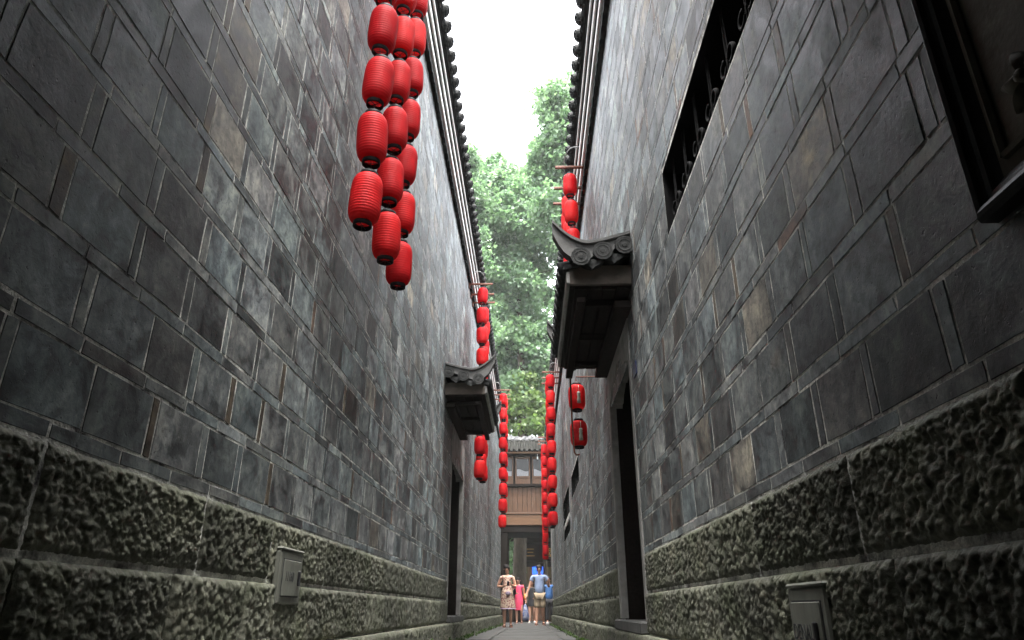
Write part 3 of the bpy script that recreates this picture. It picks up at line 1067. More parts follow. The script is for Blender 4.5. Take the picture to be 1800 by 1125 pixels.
    MB().box(-4, 4, S+.2, S+2.45, 2.9, 3.0).build('ceiling', M['dark_wood'], sh)
    MB().box(-4, 4, S-.2, S+.1, 2.55, 2.80, .01).build('lintel', M['dark_wood'], sh)
    for x in (-1.35, -.02, 1.28):
        MB().box(x-.09, x+.09, S-.12, S+.1, -.2, 2.54, .01).build('post', M['wood'], sh)
    MB().box(-.9, .95, S+1.2, S+1.7, -.2, .95, .01).build('counter', M['wood'], sh)
    MB().box(-1.25, 1.2, S+2.35, S+2.48, 1.42, 1.62, .005).build('shelf_board', M['white_paint'], sh)
    MB().box(-.05, 1.2, S+2.3, S+2.46, .98, 1.3, .005).build('shelf_board', M['white_paint'], sh)
    for i in range(9):
        x = -.1+i*.14
        MB().box(x, x+.09, S+2.25, S+2.33, 1.63, 1.63+R.uniform(.1, .24), .004).build('package', [M['white_paint'], M['shop_green'], M['beam']][i % 3], sh)
    sg = thing('signboard', (.55, S-.36, 2.85), 'dark board with gold characters hung above the shop front', 'sign')
    MB().box(-.75, 2.0, S-.40, S-.33, 2.85, 3.62, .012).build('board', M['sign_board'], sg)
    for ch, x in (('三', -.02), ('國', .92)):
        text_mesh('character', ch, .50, M['gold'], sg, (x, S-.412, 3.05), .012)
    tv = thing('television', (.37, S+.3, 2.2), 'lit blue television screen high in the shop behind the man', 'television')
    MB().box(-.03, .77, S+.30, S+.36, 2.16, 2.60, .006).build('casing', M['iron'], tv)
    MB().box(0.0, .74, S+.288, S+.299, 2.19, 2.57).build('screen', M['screen'], tv)
    text_mesh('screen_text', '12', .16, M['screen_white'], tv, (.40, S+.284, 2.27), .003)
    MB().box(.34, .40, S+.36, S+.5, 2.3, 3.7).build('mount', M['iron'], tv)

def text_mesh(name, body, size, mat, parent, loc, depth=.004, rot=(RAD(90), 0, 0), squeeze=1.0):
    c = bpy.data.curves.new(name, 'FONT'); c.body = body; c.size = size; c.extrude = depth; c.align_x = 'CENTER'
    t = bpy.data.objects.new(name, c); COL.objects.link(t)
    bpy.context.view_layer.update()
    me = bpy.data.meshes.new_from_object(t.evaluated_get(bpy.context.evaluated_depsgraph_get()))
    bpy.data.objects.remove(t); bpy.data.curves.remove(c)
    me.materials.clear(); me.materials.append(mat)
    o = bpy.data.objects.new(name, me); link(o, parent, loc)
    o.rotation_euler = rot; o.scale = (squeeze, 1, 1)
    return o
def own_mat(o, m):
    o.material_slots[0].link = 'OBJECT'; o.material_slots[0].material = m
    return o
M['mossy_tile'] = simple('mossy_roof_tile', (0.016, 0.016, 0.014), 0.92, 0.6, 5, 0.6, spec=0.08)
M['curtain'] = simple('pale_curtain', (0.25, 0.26, 0.28), 0.9, 0.3, 30, 0.2)
M['tarp'] = simple('black_tarpaulin', (0.025, 0.026, 0.028), 0.5, 0.3, 12, 0.5)
M['white_paint'] = simple('white_paint', (0.75, 0.76, 0.77), 0.5, 0.1, 8, 0)
M['shop_wall'] = simple('ochre_shop_wall', (0.13, 0.105, 0.06), 0.8, 0.4, 3, 0.2)
M['shop_green'] = simple('green_packaging', (0.10, 0.30, 0.16), 0.6, 0.2, 10, 0)
M['sign_board'] = simple('dark_signboard', (0.014, 0.010, 0.008), 0.7, 0.3, 10, 0.1, spec=0.08)
M['gold'] = simple('faded_gold_leaf', (0.34, 0.20, 0.06), 0.5, 0.4, 30, 0.2, metal=0.3)
M['screen'] = mat_emit('blue_screen', (0.02, 0.09, 0.75), 0.35)
M['screen_white'] = mat_emit('white_screen_text', (0.7, 0.8, 1.0), 0.3)
far_end()

# ------------------------------------------------------------------ trees
def leaf_cloud(name, clumps, n_per_m3, size, mat, parent, loc, seed, squash=1.0):
    r = np.random.default_rng(seed)
    C, T = [], []
    for (x, y, z, rad) in clumps:
        nsub = int(26*rad**1.7)+9
        u = r.standard_normal((nsub, 3)); u /= np.linalg.norm(u, axis=1)[:, None]
        sub = np.array([x, y, z]) + u*(rad*r.uniform(.25, 1.0, (nsub, 1)))*np.array([1, 1, .9])
        for c in sub:
            m = int(n_per_m3*r.uniform(.5, 1.4))
            sr = (.22+rad*.16)*r.uniform(.6, 1.25)
            q = r.standard_normal((m, 3))*sr*np.array([.6, .6, .42])
            C.append(c+q); T.append(np.clip(r.normal(r.uniform(.2, .8), .2, m), 0, 1))
    C = np.concatenate(C); T = np.concatenate(T); n = len(C)
    a = r.standard_normal((n, 3)); a[:, 2] -= .35; a /= np.linalg.norm(a, axis=1)[:, None]
    b = np.cross(a, r.standard_normal((n, 3))); b /= np.linalg.norm(b, axis=1)[:, None]
    nn = np.cross(a, b)
    s = (size*r.uniform(.6, 1.25, n))[:, None]
    # fan-shaped leaf: stalk point, two wings and a folded middle
    p0 = C - a*s*.5; p1 = C + b*s*.55 + a*s*.30 + nn*s*.12; p2 = C + a*s*.45; p3 = C - b*s*.55 + a*s*.30 + nn*s*.12
    V = np.stack([p0, p1, p2, p3], 1).reshape(-1, 3) - np.array(loc)
    me = bpy.data.meshes.new(name)
    me.vertices.add(4*n); me.vertices.foreach_set('co', V.reshape(-1).astype(np.float32))
    idx = np.arange(n)*4
    tri = np.stack([idx, idx+1, idx+2, idx, idx+2, idx+3], 1).reshape(-1)
    me.loops.add(6*n); me.loops.foreach_set('vertex_index', tri.astype(np.int32))
    me.polygons.add(2*n); me.polygons.foreach_set('loop_start', (np.arange(2*n)*3).astype(np.int32))
    me.polygons.foreach_set('loop_total', np.full(2*n, 3, np.int32))
    at = me.color_attributes.new('tint', 'FLOAT_COLOR', 'POINT')
    tt = np.repeat(T, 4); at.data.foreach_set('color', np.stack([tt, tt, tt, np.ones_like(tt)], 1).reshape(-1).astype(np.float32))
    me.materials.append(mat); me.update(calc_edges=True)
    o = bpy.data.objects.new(name, me); link(o, parent, loc)
    return o

def tree(name, label, base, height, r0, clumps, dens, size, mat, seed, lean=(0, 0)):
    R = random.Random(seed)
    t = thing(name, base, label, 'tree')
    b = Vector(base)
    N = 14; pts = []; rs = []
    for i in range(N+1):
        k = i/N
        pts.append(b + Vector((lean[0]*k + .12*sin(k*7+seed), lean[1]*k + .1*cos(k*6), height*k)))
        rs.append(r0*(1-.88*k)*(1.35 if i == 0 else 1))
    tr = MB().tube(pts, rs, 12)
    for (x, y, z, rad) in clumps:
        c = Vector((x, y, z)); zt = max(b.z+height*.18, min(z-rad*.9-R.uniform(0, 1.5), b.z+height*.93))
        k = (zt-b.z)/height; i = min(N-1, int(k*N)); st = pts[i].lerp(pts[i+1], k*N-i)
        rr = max(.02, rs[i]*.26)
        mid = st.lerp(c, .5) + Vector((R.uniform(-.2, .2), R.uniform(-.2, .2), -.15*(c-st).length*.5))
        tr.tube([st, st.lerp(mid, .55), mid, mid.lerp(c, .6), c], [rr, rr*.75, rr*.6, rr*.4, rr*.18], 6)
    tr.build('trunk', M['bark'], t, base, smooth=True)
    leaf_cloud('crown', clumps, dens, size, mat, t, base, seed)
    return t

def J(R, l, y, spread):      # give each clump a depth of its own
    return [(x, y + R.uniform(-spread, spread), z, r) for x, z, r in l]
RT = random.Random(12)
mid = [(-1.7, 25.9, 1.5), (-0.3, 25.6, 1.2), (-2.9, 25.9, 1.4), (-2.4, 22.1, 1.8), (-0.3, 22.9, 1.8), (-1.3, 19.6, 1.8), (-2.7, 18.1, 1.4), (0.1, 19.6, 1.4), (-1.7, 16.6, 1.5), (-0.5, 15.1, 1.0), (-2.0, 13.7, 1.5), (-0.3, 13.0, 1.2), (1.2, 14.7, 0.9), (0.3, 11.6, 1.3), (-1.0, 11.3, 1.5), (1.1, 18.1, 0.8), (-3.0, 21.3, 1.3), (-3.6, 27.3, 0.9), (-0.3, 17.7, 1.2),
       (-.5, 18.6, 1.6), (-.4, 16.3, 1.5), (.3, 21.2, 1.6), (-1.6, 17.6, 1.5), (-1.0, 21.3, 1.6), (0.2, 13.9, 1.2), (-.3, 13.4, 1.3), (-1.0, 12.6, 1.3), (.9, 12.8, 1.1), (-2.0, 12.0, 1.3), (1.6, 13.2, 1.2), (-.7, 14.4, 1.3), (-1.2, 15.4, 1.3), (.5, 12.6, 1.1), (-.6, 12.2, 1.2), (-.2, 18.2, 1.1), (-2.2, 16.0, 1.3), (-.9, 20.2, 1.4), (.9, 23.6, 1.5), (-1.1, 24.3, 1.5), (-4.2, 23.5, 1.8), (-4.6, 19.5, 1.8), (3.0, 20.5, 1.7), (2.8, 24.0, 1.6), (3.4, 15.5, 1.2), (-4.0, 15.5, 1.5)]
tree('ginkgo_tree', 'tall leafy green tree whose mottled trunk stands behind the timber gatehouse', (-.46, 34.3, gz(34)), 25, .36,
     [(x, y, z, r) for x, y, z, r in J(RT, mid, 36.9, 1.4)], 56, .22, M['leaf'], 5, (-.1, 2.5))
right = [(1.5, 25.2, 1.2), (2.3, 26.0, 1.4), (1.0, 23.5, 0.9), (1.7, 21.9, 1.5), (0.9, 21.5, 0.9), (1.2, 19.1, 1.3), (2.3, 18.0, 1.2), (2.8, 21.5, 1.8), (1.7, 14.0, 0.6), (1.5, 11.2, 0.5),
         (1.7, 23.7, 1.4), (2.0, 22.4, 1.4), (1.1, 22.4, 1.1), (1.3, 20.3, 1.3), (1.9, 24.6, 1.2), (3.8, 24.0, 1.8), (4.2, 19.0, 2.0), (3.4, 27.0, 1.2), (3.2, 15.6, 1.4)]
tree('ginkgo_tree', 'tallest green tree rising above the roof of the right house', (3.6, 30, gz(30)), 25, .34,
     J(RT, right, 30, 1.1), 56, .20, M['leaf'], 8, (-.8, 0))
left = [(-3.3, 24.8, 0.8), (-3.7, 22.9, 1.3), (-3.3, 19.8, 1.3), (-4.1, 19.8, 1.9), (-2.8, 17.6, 1.1), (-3.0, 14.9, 1.4), (-2.4, 13.6, 1.2), (-5.4, 21.0, 1.8), (-5.0, 16.0, 1.7)]
tree('ginkgo_tree', 'green tree showing at the edge of the left house roof', (-4.6, 34, gz(34)), 22, .30,
     J(RT, left, 34, 1.0), 46, .19, M['leaf'], 9, (.5, 0))
low = [(-0.6, 10.7, 0.7), (0.1, 10.4, 0.8), (-0.7, 9.5, 0.7), (0.3, 9.2, 0.7), (-0.3, 11.7, 0.7), (0.7, 9.8, 0.7), (-1.4, 10.2, .8), (1.5, 10.0, .8), (-.9, 8.4, .7), (.9, 8.5, .8)]
tree('young_tree', 'pale bright green tree just above the gatehouse roof', (.9, 35.4, gz(35)), 9.5, .14,
     [(x, y+1.2, z, r) for x, y, z, r in J(RT, low, 34.2, .4)], 44, .22, M['leaf2'], 10, (-.5, 0))
sl = leaf_cloud('shrub', [(-1.15, 36.0, 2.9, .55), (-1.0, 36.2, 2.2, .5), (-1.3, 36.1, 3.5, .5), (-1.2, 36, 1.5, .5), (-1.2, 36, .8, .5)], 26, .13, M['leaf'], None, (-1.15, 36, gz(36)), 3)
tag(sl, 'dark leafy shrub left of the trunk behind the gate', 'shrub')

# ------------------------------------------------------------------ moss and small weeds along the wall feet
def moss():
    r = np.random.default_rng(4)
    for side in (-1, 1):
        pts = []
        for _ in range(260):
            y = 6 + 18*r.random()**1.3
            cl = 3 if r.random() < .25 else 1
            wallx = XL + .085 if side < 0 else XR - .085
            for _ in range(cl):
                pts.append((wallx - side*abs(r.normal(0, .03)), y+r.normal(0, .04), gz(y)+abs(r.normal(0, .02)), 1))
        n = len(pts); C = np.array(pts)[:, :3]
        v, f, t = [], [], []
        for i, c in enumerate(C):
            for _ in range(4):
                a = r.uniform(0, 2*pi); h = r.uniform(.008, .035); w = h*.5
                dx, dy = cos(a)*w, sin(a)*w
                k = len(v)
                v += [(c[0]-dx*.3, c[1]-dy*.3, c[2]-.004), (c[0]+dy, c[1]-dx, c[2]+h*.6), (c[0]+dx, c[1]+dy, c[2]+h), (c[0]-dy, c[1]+dx, c[2]+h*.5)]
                f.append((k, k+1, k+2, k+3)); q = r.random(); t += [(q, q, q, 1)]*4
        o = mesh_obj('moss', v, f, M['moss'], None, (0, 0, 0), tint=np.array(t)); tag(o, kind='stuff')
moss()

# ------------------------------------------------------------------ lanterns
def lantern_meshes():
    n = 28
    # paper body with horizontal hoops
    prof = []
    H, Rr, r0 = .256, .079, .041
    hoops = 18; K = hoops*4
    for i in range(K+1):
        t = i/K; z = -H/2 + H*t
        u = abs(2*t-1)
        rad = r0 + (Rr-r0)*(1-u**4.4)**0.60 if u < 1 else r0
        rad -= .0021*(0.5-0.5*cos(2*pi*t*hoops))
        prof.append((rad, z))
    body = MB().lathe(prof, n)
    inner = [(max(.01, r-.002), z) for r, z in reversed(prof)]
    top = MB().lathe([(.041, .123), (.0445, .123), (.0445, .145), (.041, .146), (.041, .123)], n)
    bot = MB().lathe([(.040, -.122), (.0455, -.122), (.0455, -.147), (.040, -.149), (.040, -.122)], n)
    hook = MB()
    for a in (0, pi):
        hook.tube([(.041*cos(a), .041*sin(a), .145), (.02*cos(a), .02*sin(a), .165), (0, 0, .178)], .0016, 5)
    hook.tube([(0, 0, .178), (0, 0, .205)], .0016, 5)
    spid = MB()
    for a in (0, pi/2):
        spid.tube([(-.041*cos(a), -.041*sin(a), -.140), (.041*cos(a), .041*sin(a), -.140)], .0018, 5)
    spid.tube([(0, 0, -.140), (0, 0, -.172)], .0018, 5)
    def me(nm, mb, mat):
        m = bpy.data.meshes.new(nm); m.from_pydata(mb.v, [], mb.f); m.materials.append(mat)
        m.polygons.foreach_set('use_smooth', [True]*len(m.polygons)); m.update()
        return m
    return [('paper_shade', me('paper_shade', body, M['lantern'])), ('top_ring', me('top_ring', top, M['black_ring'])),
            ('bottom_ring', me('bottom_ring', bot, M['black_ring'])), ('hook', me('hook', hook, M['iron'])), ('wire_cross', me('wire_cross', spid, M['iron']))]
LM = lantern_meshes()
ORD = ['lowest', 'second', 'third', 'fourth', 'fifth', 'sixth', 'seventh', 'eighth', 'ninth', 'tenth']

def lantern(loc, sxy, sz, label, group, R):
    t = thing('paper_lantern', loc, label, 'lantern', group)
    for nm, me in LM:
        put_mesh(nm, me, t, loc)
    t.scale = (sxy, sxy, sz)
    t.rotation_euler = (R.uniform(-.045, .045), R.uniform(-.045, .045), R.uniform(0, 6))
    return t

def lantern_set(side, where, X, strings, zbar, sxy, pitch, seed, group):
    """strings: (y, z of the lowest lantern's bottom ring, number, name of the string)"""
    R = random.Random(seed)
    xw = XL if side < 0 else XR
    rk = thing('lantern_rack', (xw, strings[0][0], zbar), 'rusty iron lantern rack of three bars under the eave, ' + where, 'rack', 'lantern racks under the eaves')
    for y, zb, n, nm in strings:
        a = xw - side*0.02; e = X + side*-0.17
        x0, x1 = sorted((a, e))
        bar = MB().box(x0, x1, y-.016, y+.016, zbar-.014, zbar+.014, .003).build('bar', M['rust'], rk, (X, y, zbar))
        px0, px1 = sorted((xw - side*.006, xw - side*.03))
        MB().box(px0, px1, y-.03, y+.03, zbar-.07, zbar+.07, .003).build('wall_plate', M['rust'], rk)
        sz = pitch/.342
        MB().tube([(X, y, zb+.15*sz+(n-1)*pitch+.2*sz), (X, y, zbar-.012)], .003, 5).build('cord', M['iron'], bar, (X, y, zbar))
        for k in range(n):
            z = zb + .152*sz + k*pitch
            which = ORD[k] + ' from the bottom' if 0 < k < n-1 else ('lowest' if k == 0 else 'topmost')
            lantern((X+R.uniform(-.006, .006), y+R.uniform(-.006, .006), z), sxy, sz,
                    'red paper lantern, %s on the %s string, %s' % (which, nm, where), group, R)
    # loose cable looping over the bars
    y0 = strings[0][0]
    pts = []
    for i in range(25):
        t = i/24
        pts.append((xw - side*(.12+.16*sin(t*pi*2.2)), y0-.25+1.3*t, zbar+.10+.07*sin(t*pi*5)-.06*t))
    MB().tube(pts, .006, 5).build('cable', M['wire'], rk)

lantern_set(-1, 'nearest rack left', -.79, [(2.86, 2.13, 9, 'front'), (3.33, 2.19, 9, 'middle'), (3.71, 2.21, 9, 'back')], 5.47, 1.0, .364, 1, 'red lanterns on the near left rack')
lantern_set(-1, 'rack above left canopy', -.76, [(10.35, 2.22, 9, 'front'), (10.75, 2.40, 8, 'middle'), (11.1, 2.30, 8, 'back')], 5.46, 1.10, .358, 2, 'red lanterns on the middle left rack')
lantern_set(-1, 'far left rack', -.65, [(16.5, 2.17, 9, 'front'), (16.9, 2.6, 8, 'middle'), (17.3, 2.6, 8, 'back')], 5.50, 1.22, .366, 3, 'red lanterns on the far left rack')
lantern_set(1, 'rack above right canopy', .50, [(6.72, 2.98, 6, 'front'), (7.15, 2.96, 6, 'middle'), (7.5, 2.97, 6, 'back')], 5.20, 1.02, .362, 4, 'red lanterns above the right canopy')
lantern_set(1, 'tall rack right', .45, [(14.1, 1.95, 9, 'front'), (14.5, 1.97, 9, 'middle'), (14.9, 2.0, 9, 'back')], 5.16, 1.20, .356, 5, 'red lanterns on the far right rack')
lantern_set(1, 'farthest rack right', .42, [(20.0, 2.55, 7, 'front'), (20.5, 1.85, 9, 'middle'), (20.9, 1.75, 9, 'back')], 5.12, 1.12, .345, 6, 'red lanterns on the farthest right rack')

# two larger lanterns with tassels on an iron bracket by the right door
def bracket_pair():
    R = random.Random(9)
    br = thing('lantern_bracket', (XR, 6.32, 2.52), 'iron wall bracket holding two tasselled lanterns past the right canopy', 'bracket')
    a = MB().tube([(XR, 6.32, 2.50), (.45, 6.32, 2.50), (.45, 6.32, 2.46)], .007, 6)
    a.build('arm', M['rust'], br)
    MB().tube([(.37, 5.93, 2.40), (.375, 5.93, 1.95), (.385, 5.93, 1.69), (.40, 5.93, 1.665), (.43, 5.93, 1.67)], .008, 6).build('hook_rod', M['rust'], br)
    for z, w in ((2.295, 'upper'), (1.945, 'lower')):
        loc = (.452 if w == 'upper' else .458, 6.32, z)
        t = lantern(loc, 1.02, .93, '%s of two red lanterns with a white tassel beside the right doorway' % w, 'tasselled lanterns by the right doorway', R)
        tas = MB(); x, y = loc[0]+.012, loc[1]-.092
        tas.tube([(x, y, z+.10), (x, y, z+.03)], .0025, 5)
        tas.lathe([(0, .03), (.012, .03), (.016, .018), (.013, .008), (.017, -.004), (.013, -.016), (.016, -.05), (.018, -.085), (.0, -.085)], 10, (x, y, z))
        o = tas.build('tassel', M['tassel'], t, (x, y, z), smooth=True)
        t.rotation_euler = (0, 0, 0)
M['tassel'] = simple('cream_tassel', (0.48, 0.45, 0.38), 0.8, 0.3, 40, 0.2)
bracket_pair()

# ------------------------------------------------------------------ wall fittings near the camera
def meter_box(side, y0, y1, z0, z1, label, txt):
    wl = Wall(side); X = wl.X
    def bx(mb, d0, d1, a, b, c, e, ch=.003):
        xa, xb = sorted((X(d0), X(d1))); return mb.box(xa, xb, a, b, c, e, ch)
    t = thing('meter_box', (X(0.0), (y0+y1)/2, z0), label, 'meter box', 'meter boxes set in the plinths')
    bx(MB(), 0.0, .034, y0, y1, z0, z1, .006).build('housing', M['box_metal'], t)
    bx(MB(), .0, .038, y0-.001, y1+.001, z1+.001, z1+.012, .005).build('cap', M['box_metal'], t)
    m = .03
    dr = bx(MB(), .0345, .039, y0+m, y1-m, z0+m, z1-m*1.1, .002).build('door', M['box_metal'], t)
    bx(MB(), .0342, .0352, y0+m-.004, y1-m+.004, z0+m-.004, z1-m*1.1+.004, 0).build('door_gap', M['ink'], t)
    ya = y1-m-.03 if side < 0 else y0+m+.03
    zc = (z0+z1)/2
    bx(MB(), .0392, .049, ya-.008, ya+.008, zc-.028, zc+.028, .003).build('latch', M['iron'], dr)
    rot = (RAD(90), 0, RAD(90)) if side < 0 else (RAD(90), 0, RAD(-90))
    text_mesh('stencil', txt, .052, M['ink'], dr, (X(.0396), (y0+y1)/2 + (-.03 if side < 0 else .03), zc-.014), .0004, rot, .8)
meter_box(-1, 2.79, 3.06, .452, .648, 'grey metal meter box set in the rough left plinth', '11160')
meter_box(1, 1.735, 1.98, .272, .482, 'grey metal meter box low in the rough right plinth', 'DENAL')

def carved_panel():
    X = WLR.X
    y1, z0 = .915, .967; y0, z1 = .10, 1.75
    t = thing('carved_panel', (XR, (y0+y1)/2, z0), 'dark framed panel with a carved flower mounted high on the right wall', 'panel')
    def rail(path, prof, name):
        """prof: (offset inward, depth) swept along one side of the frame"""
        pass
    W4 = [(y0, z0), (y1, z0), (y1, z1), (y0, z1)]
    prof = [(0.0, .0), (0.0, .030), (.004, .037), (.010, .040), (.017, .037), (.021, .030), (.026, .027), (.034, .025), (.040, .019), (.050, .012)]
    names = ['frame_rail', 'frame_stile', 'frame_rail', 'frame_stile']
    cx, cz = (y0+y1)/2, (z0+z1)/2
    for k in range(4):
        (ya, za), (yb, zb) = W4[k], W4[(k+1) % 4]
        v, f = [], []
        for off, d in prof:
            for (yy, zz) in ((ya, za), (yb, zb)):
                sy = off if yy == y0 else -off; sz = off if zz == z0 else -off
                v.append((X(d), yy+sy, zz+sz))
        for i in range(len(prof)-1):
            f.append((2*i, 2*i+1, 2*i+3, 2*i+2))
        fix = MB().add(v, wl_f(f)).build(names[k], M['frame_dark'], t)
    e = .048
    bd = MB().add([(X(.013), y0+e, z0+e), (X(.013), y1-e, z0+e), (X(.013), y1-e, z1-e), (X(.013), y0+e, z1-e)], [(3, 2, 1, 0)]).build('board', M['carving'], t)
    # raised cartouche border with notched corners
    i0, i1, j0, j1 = y0+.075, y1-.066, z0+.075, z1-.075
    c = .06
    path = [(i1, j0), (i1, j1-c), (i1-c, j1), (i0+c, j1), (i0, j1-c), (i0, j0+c), (i0+c, j0), (i1, j0)]
    MB().tube([(X(.014), a, b) for a, b in path], .008, 6).build('moulding', M['carving'], bd)
    # flowers in relief
    for fy, fz, s in ((.765, 1.115, .62), (.70, 1.32, .8), (.58, 1.14, .8)):
        fl = MB()
        for p in range(6):
            a = 2*pi*p/6+.3
            n = 7; v = []; f = []
            for i in range(n+1):
                u = i/n; w = .024*s*sin(pi*min(1, u*.95+.05))**.8; L = .085*s*u
                for q, h in ((-1, 0), (0, .012*sin(pi*u)+.004), (1, 0)):
                    v.append((X(.0135+h), fy+cos(a)*L - sin(a)*w*q, fz+sin(a)*L + cos(a)*w*q))
            for i in range(n):
                for q in range(2):
                    b = i*3+q
                    f.append((b, b+1, b+4, b+3))
            fl.add(v, f)
        fl.lathe([(.016*s, .013), (.014*s, .024), (.006*s, .028), (0, .028)], 10, (0, 0, 0), 'x') if False else None
        o = fl.build('flower', M['carving'], bd, (X(.0135), fy, fz), smooth=True)
        o.data.validate()
        hub = MB().lathe([(.018*s, 0), (.015*s, -.016), (.006*s, -.02), (.001, -.02)], 12, (X(.014), fy, fz), 'x')
        hub.build('flower_centre', M['carving'], bd, (X(.014), fy, fz), smooth=True)
def wl_f(f): return [tuple(reversed(q)) for q in f]
carved_panel()

def number_plate():
    X = WLR.X
    t = thing('number_plate', (X(.01), 4.36, 1.86), 'small dark blue enamel plate beside the top of the right doorway', 'plate')
    xa, xb = sorted((X(.004), X(.012)))
    MB().box(xa, xb, 4.30, 4.42, 1.86, 1.95, .002).build('plate', M['blue_enamel'], t)
    text_mesh('numeral', '8', .05, M['white_paint'], t, (X(.0125), 4.36, 1.89), .0004, (RAD(90), 0, RAD(-90))) if False else None
M['blue_enamel'] = simple('blue_enamel', (0.015, 0.022, 0.07), 0.35, 0.2, 10, 0)
number_plate()

# ------------------------------------------------------------------ added haze
def air():
    m = bpy.data.materials.new('added_haze'); m.use_nodes = True
    n, l = m.node_tree.nodes, m.node_tree.links; n.clear()
    out = n.new('ShaderNodeOutputMaterial'); v = n.new('ShaderNodeVolumePrincipled')
    v.inputs['Color'].default_value = (0.93, 0.96, 0.97, 1)
    v.inputs['Density'].default_value = 0.0006
    l.new(v.outputs[0], out.inputs['Volume'])
    o = MB().box(-320, 320, -220, 420, -1.3, 34).build('haze', m)  # thin volume added to pale the far trees, in place of bloom
    tag(o, kind='stuff')
air()

# ------------------------------------------------------------------ people
M['skin'] = simple('skin', (0.40, 0.215, 0.145), 0.5, 0.1, 10, 0)
M['hair'] = simple('black_hair', (0.012, 0.010, 0.010), 0.75, 0.3, 40, 0.3, spec=0.12, stretch=(3, 3, .5))
M['polo'] = simple('blue_grey_knit', (0.17, 0.22, 0.33), 0.85, 0.12, 30, 0.4, kind='object')
M['collar'] = simple('navy_rib', (0.03, 0.04, 0.07), 0.85, 0.1, 30, 0)
M['khaki'] = simple('khaki_cotton', (0.24, 0.185, 0.12), 0.85, 0.2, 12, 0.4, kind='object')
M['pink'] = simple('pink_cloth', (0.60, 0.045, 0.11), 0.75, 0.15, 9, 0.3, kind='object')
M['dark_cloth'] = simple('black_cloth', (0.014, 0.014, 0.017), 0.85, 0.2, 10, 0.2)
M['blue_cloth'] = simple('blue_cloth', (0.03, 0.10, 0.26), 0.8, 0.3, 9, 0.2)
M['orange_bag'] = simple('orange_leather', (0.52, 0.17, 0.02), 0.45, 0.2, 10, 0.1)
M['sandal'] = simple('brown_leather', (0.10, 0.045, 0.03), 0.6, 0.2, 20, 0)
M['shoe'] = simple('pale_shoe', (0.5, 0.48, 0.46), 0.6, 0.1, 20, 0)
M['purse'] = simple('mauve_purse', (0.26, 0.20, 0.27), 0.6, 0.1, 10, 0)
M['floral'] = mat_floral()
M['plastic'] = None

def mat_plastic_bag():
    m, n, l, b, out = new_mat('thin_plastic')
    b.inputs['Roughness'].default_value = 0.25
    p = pos(n, l, (1, 1, 1), 'object')
    c = ramp(n, l, noise(n, l, p, 9, 3), [(0.4, (0.20, 0.21, 0.25)), (0.6, (0.04, 0.06, 0.16))])
    l.new(c, b.inputs['Base Color'])
    bump(n, l, b, noise(n, l, p, 30, 4), 0.8, 0.02)
    return m
M['plastic'] = mat_plastic_bag()

def skin_obj(name, J, E, mat, parent, base, root, sub=2):
    """J: joint -> ((x, y, z), rx, ry); one continuous skinned surface grown along the edges E"""
    keys = list(J); ix = {k: i for i, k in enumerate(keys)}
    me = bpy.data.meshes.new(name)
    me.from_pydata([J[k][0] for k in keys], [(ix[a], ix[b]) for a, b in E], [])
    me.materials.append(mat)
    o = bpy.data.objects.new(name, me); link(o, parent, base)
    md = o.modifiers.new('skin', 'SKIN'); md.use_smooth_shade = True; md.branch_smoothing = 0.4
    for k in keys:
        d = me.skin_vertices[0].data[ix[k]]
        d.radius = (J[k][1], J[k][2]); d.use_root = (k == root)
    ss = o.modifiers.new('smooth', 'SUBSURF'); ss.levels = sub; ss.render_levels = sub
    return o

def ellip(c, r, n=12, m=8, zmin=-1.0, zmax=1.0):
    v, f = [], []
    for j in range(m+1):
        t = zmin + (zmax-zmin)*j/m
        ph = math.asin(max(-1, min(1, t)))
        for i in range(n):
            a = 2*pi*i/n
            v.append((c[0]+r[0]*cos(ph)*cos(a), c[1]+r[1]*cos(ph)*sin(a), c[2]+r[2]*sin(ph)))
    for j in range(m):
        for i in range(n):
            k = (i+1) % n
            f.append((j*n+i, j*n+k, (j+1)*n+k, (j+1)*n+i))
    return v, f

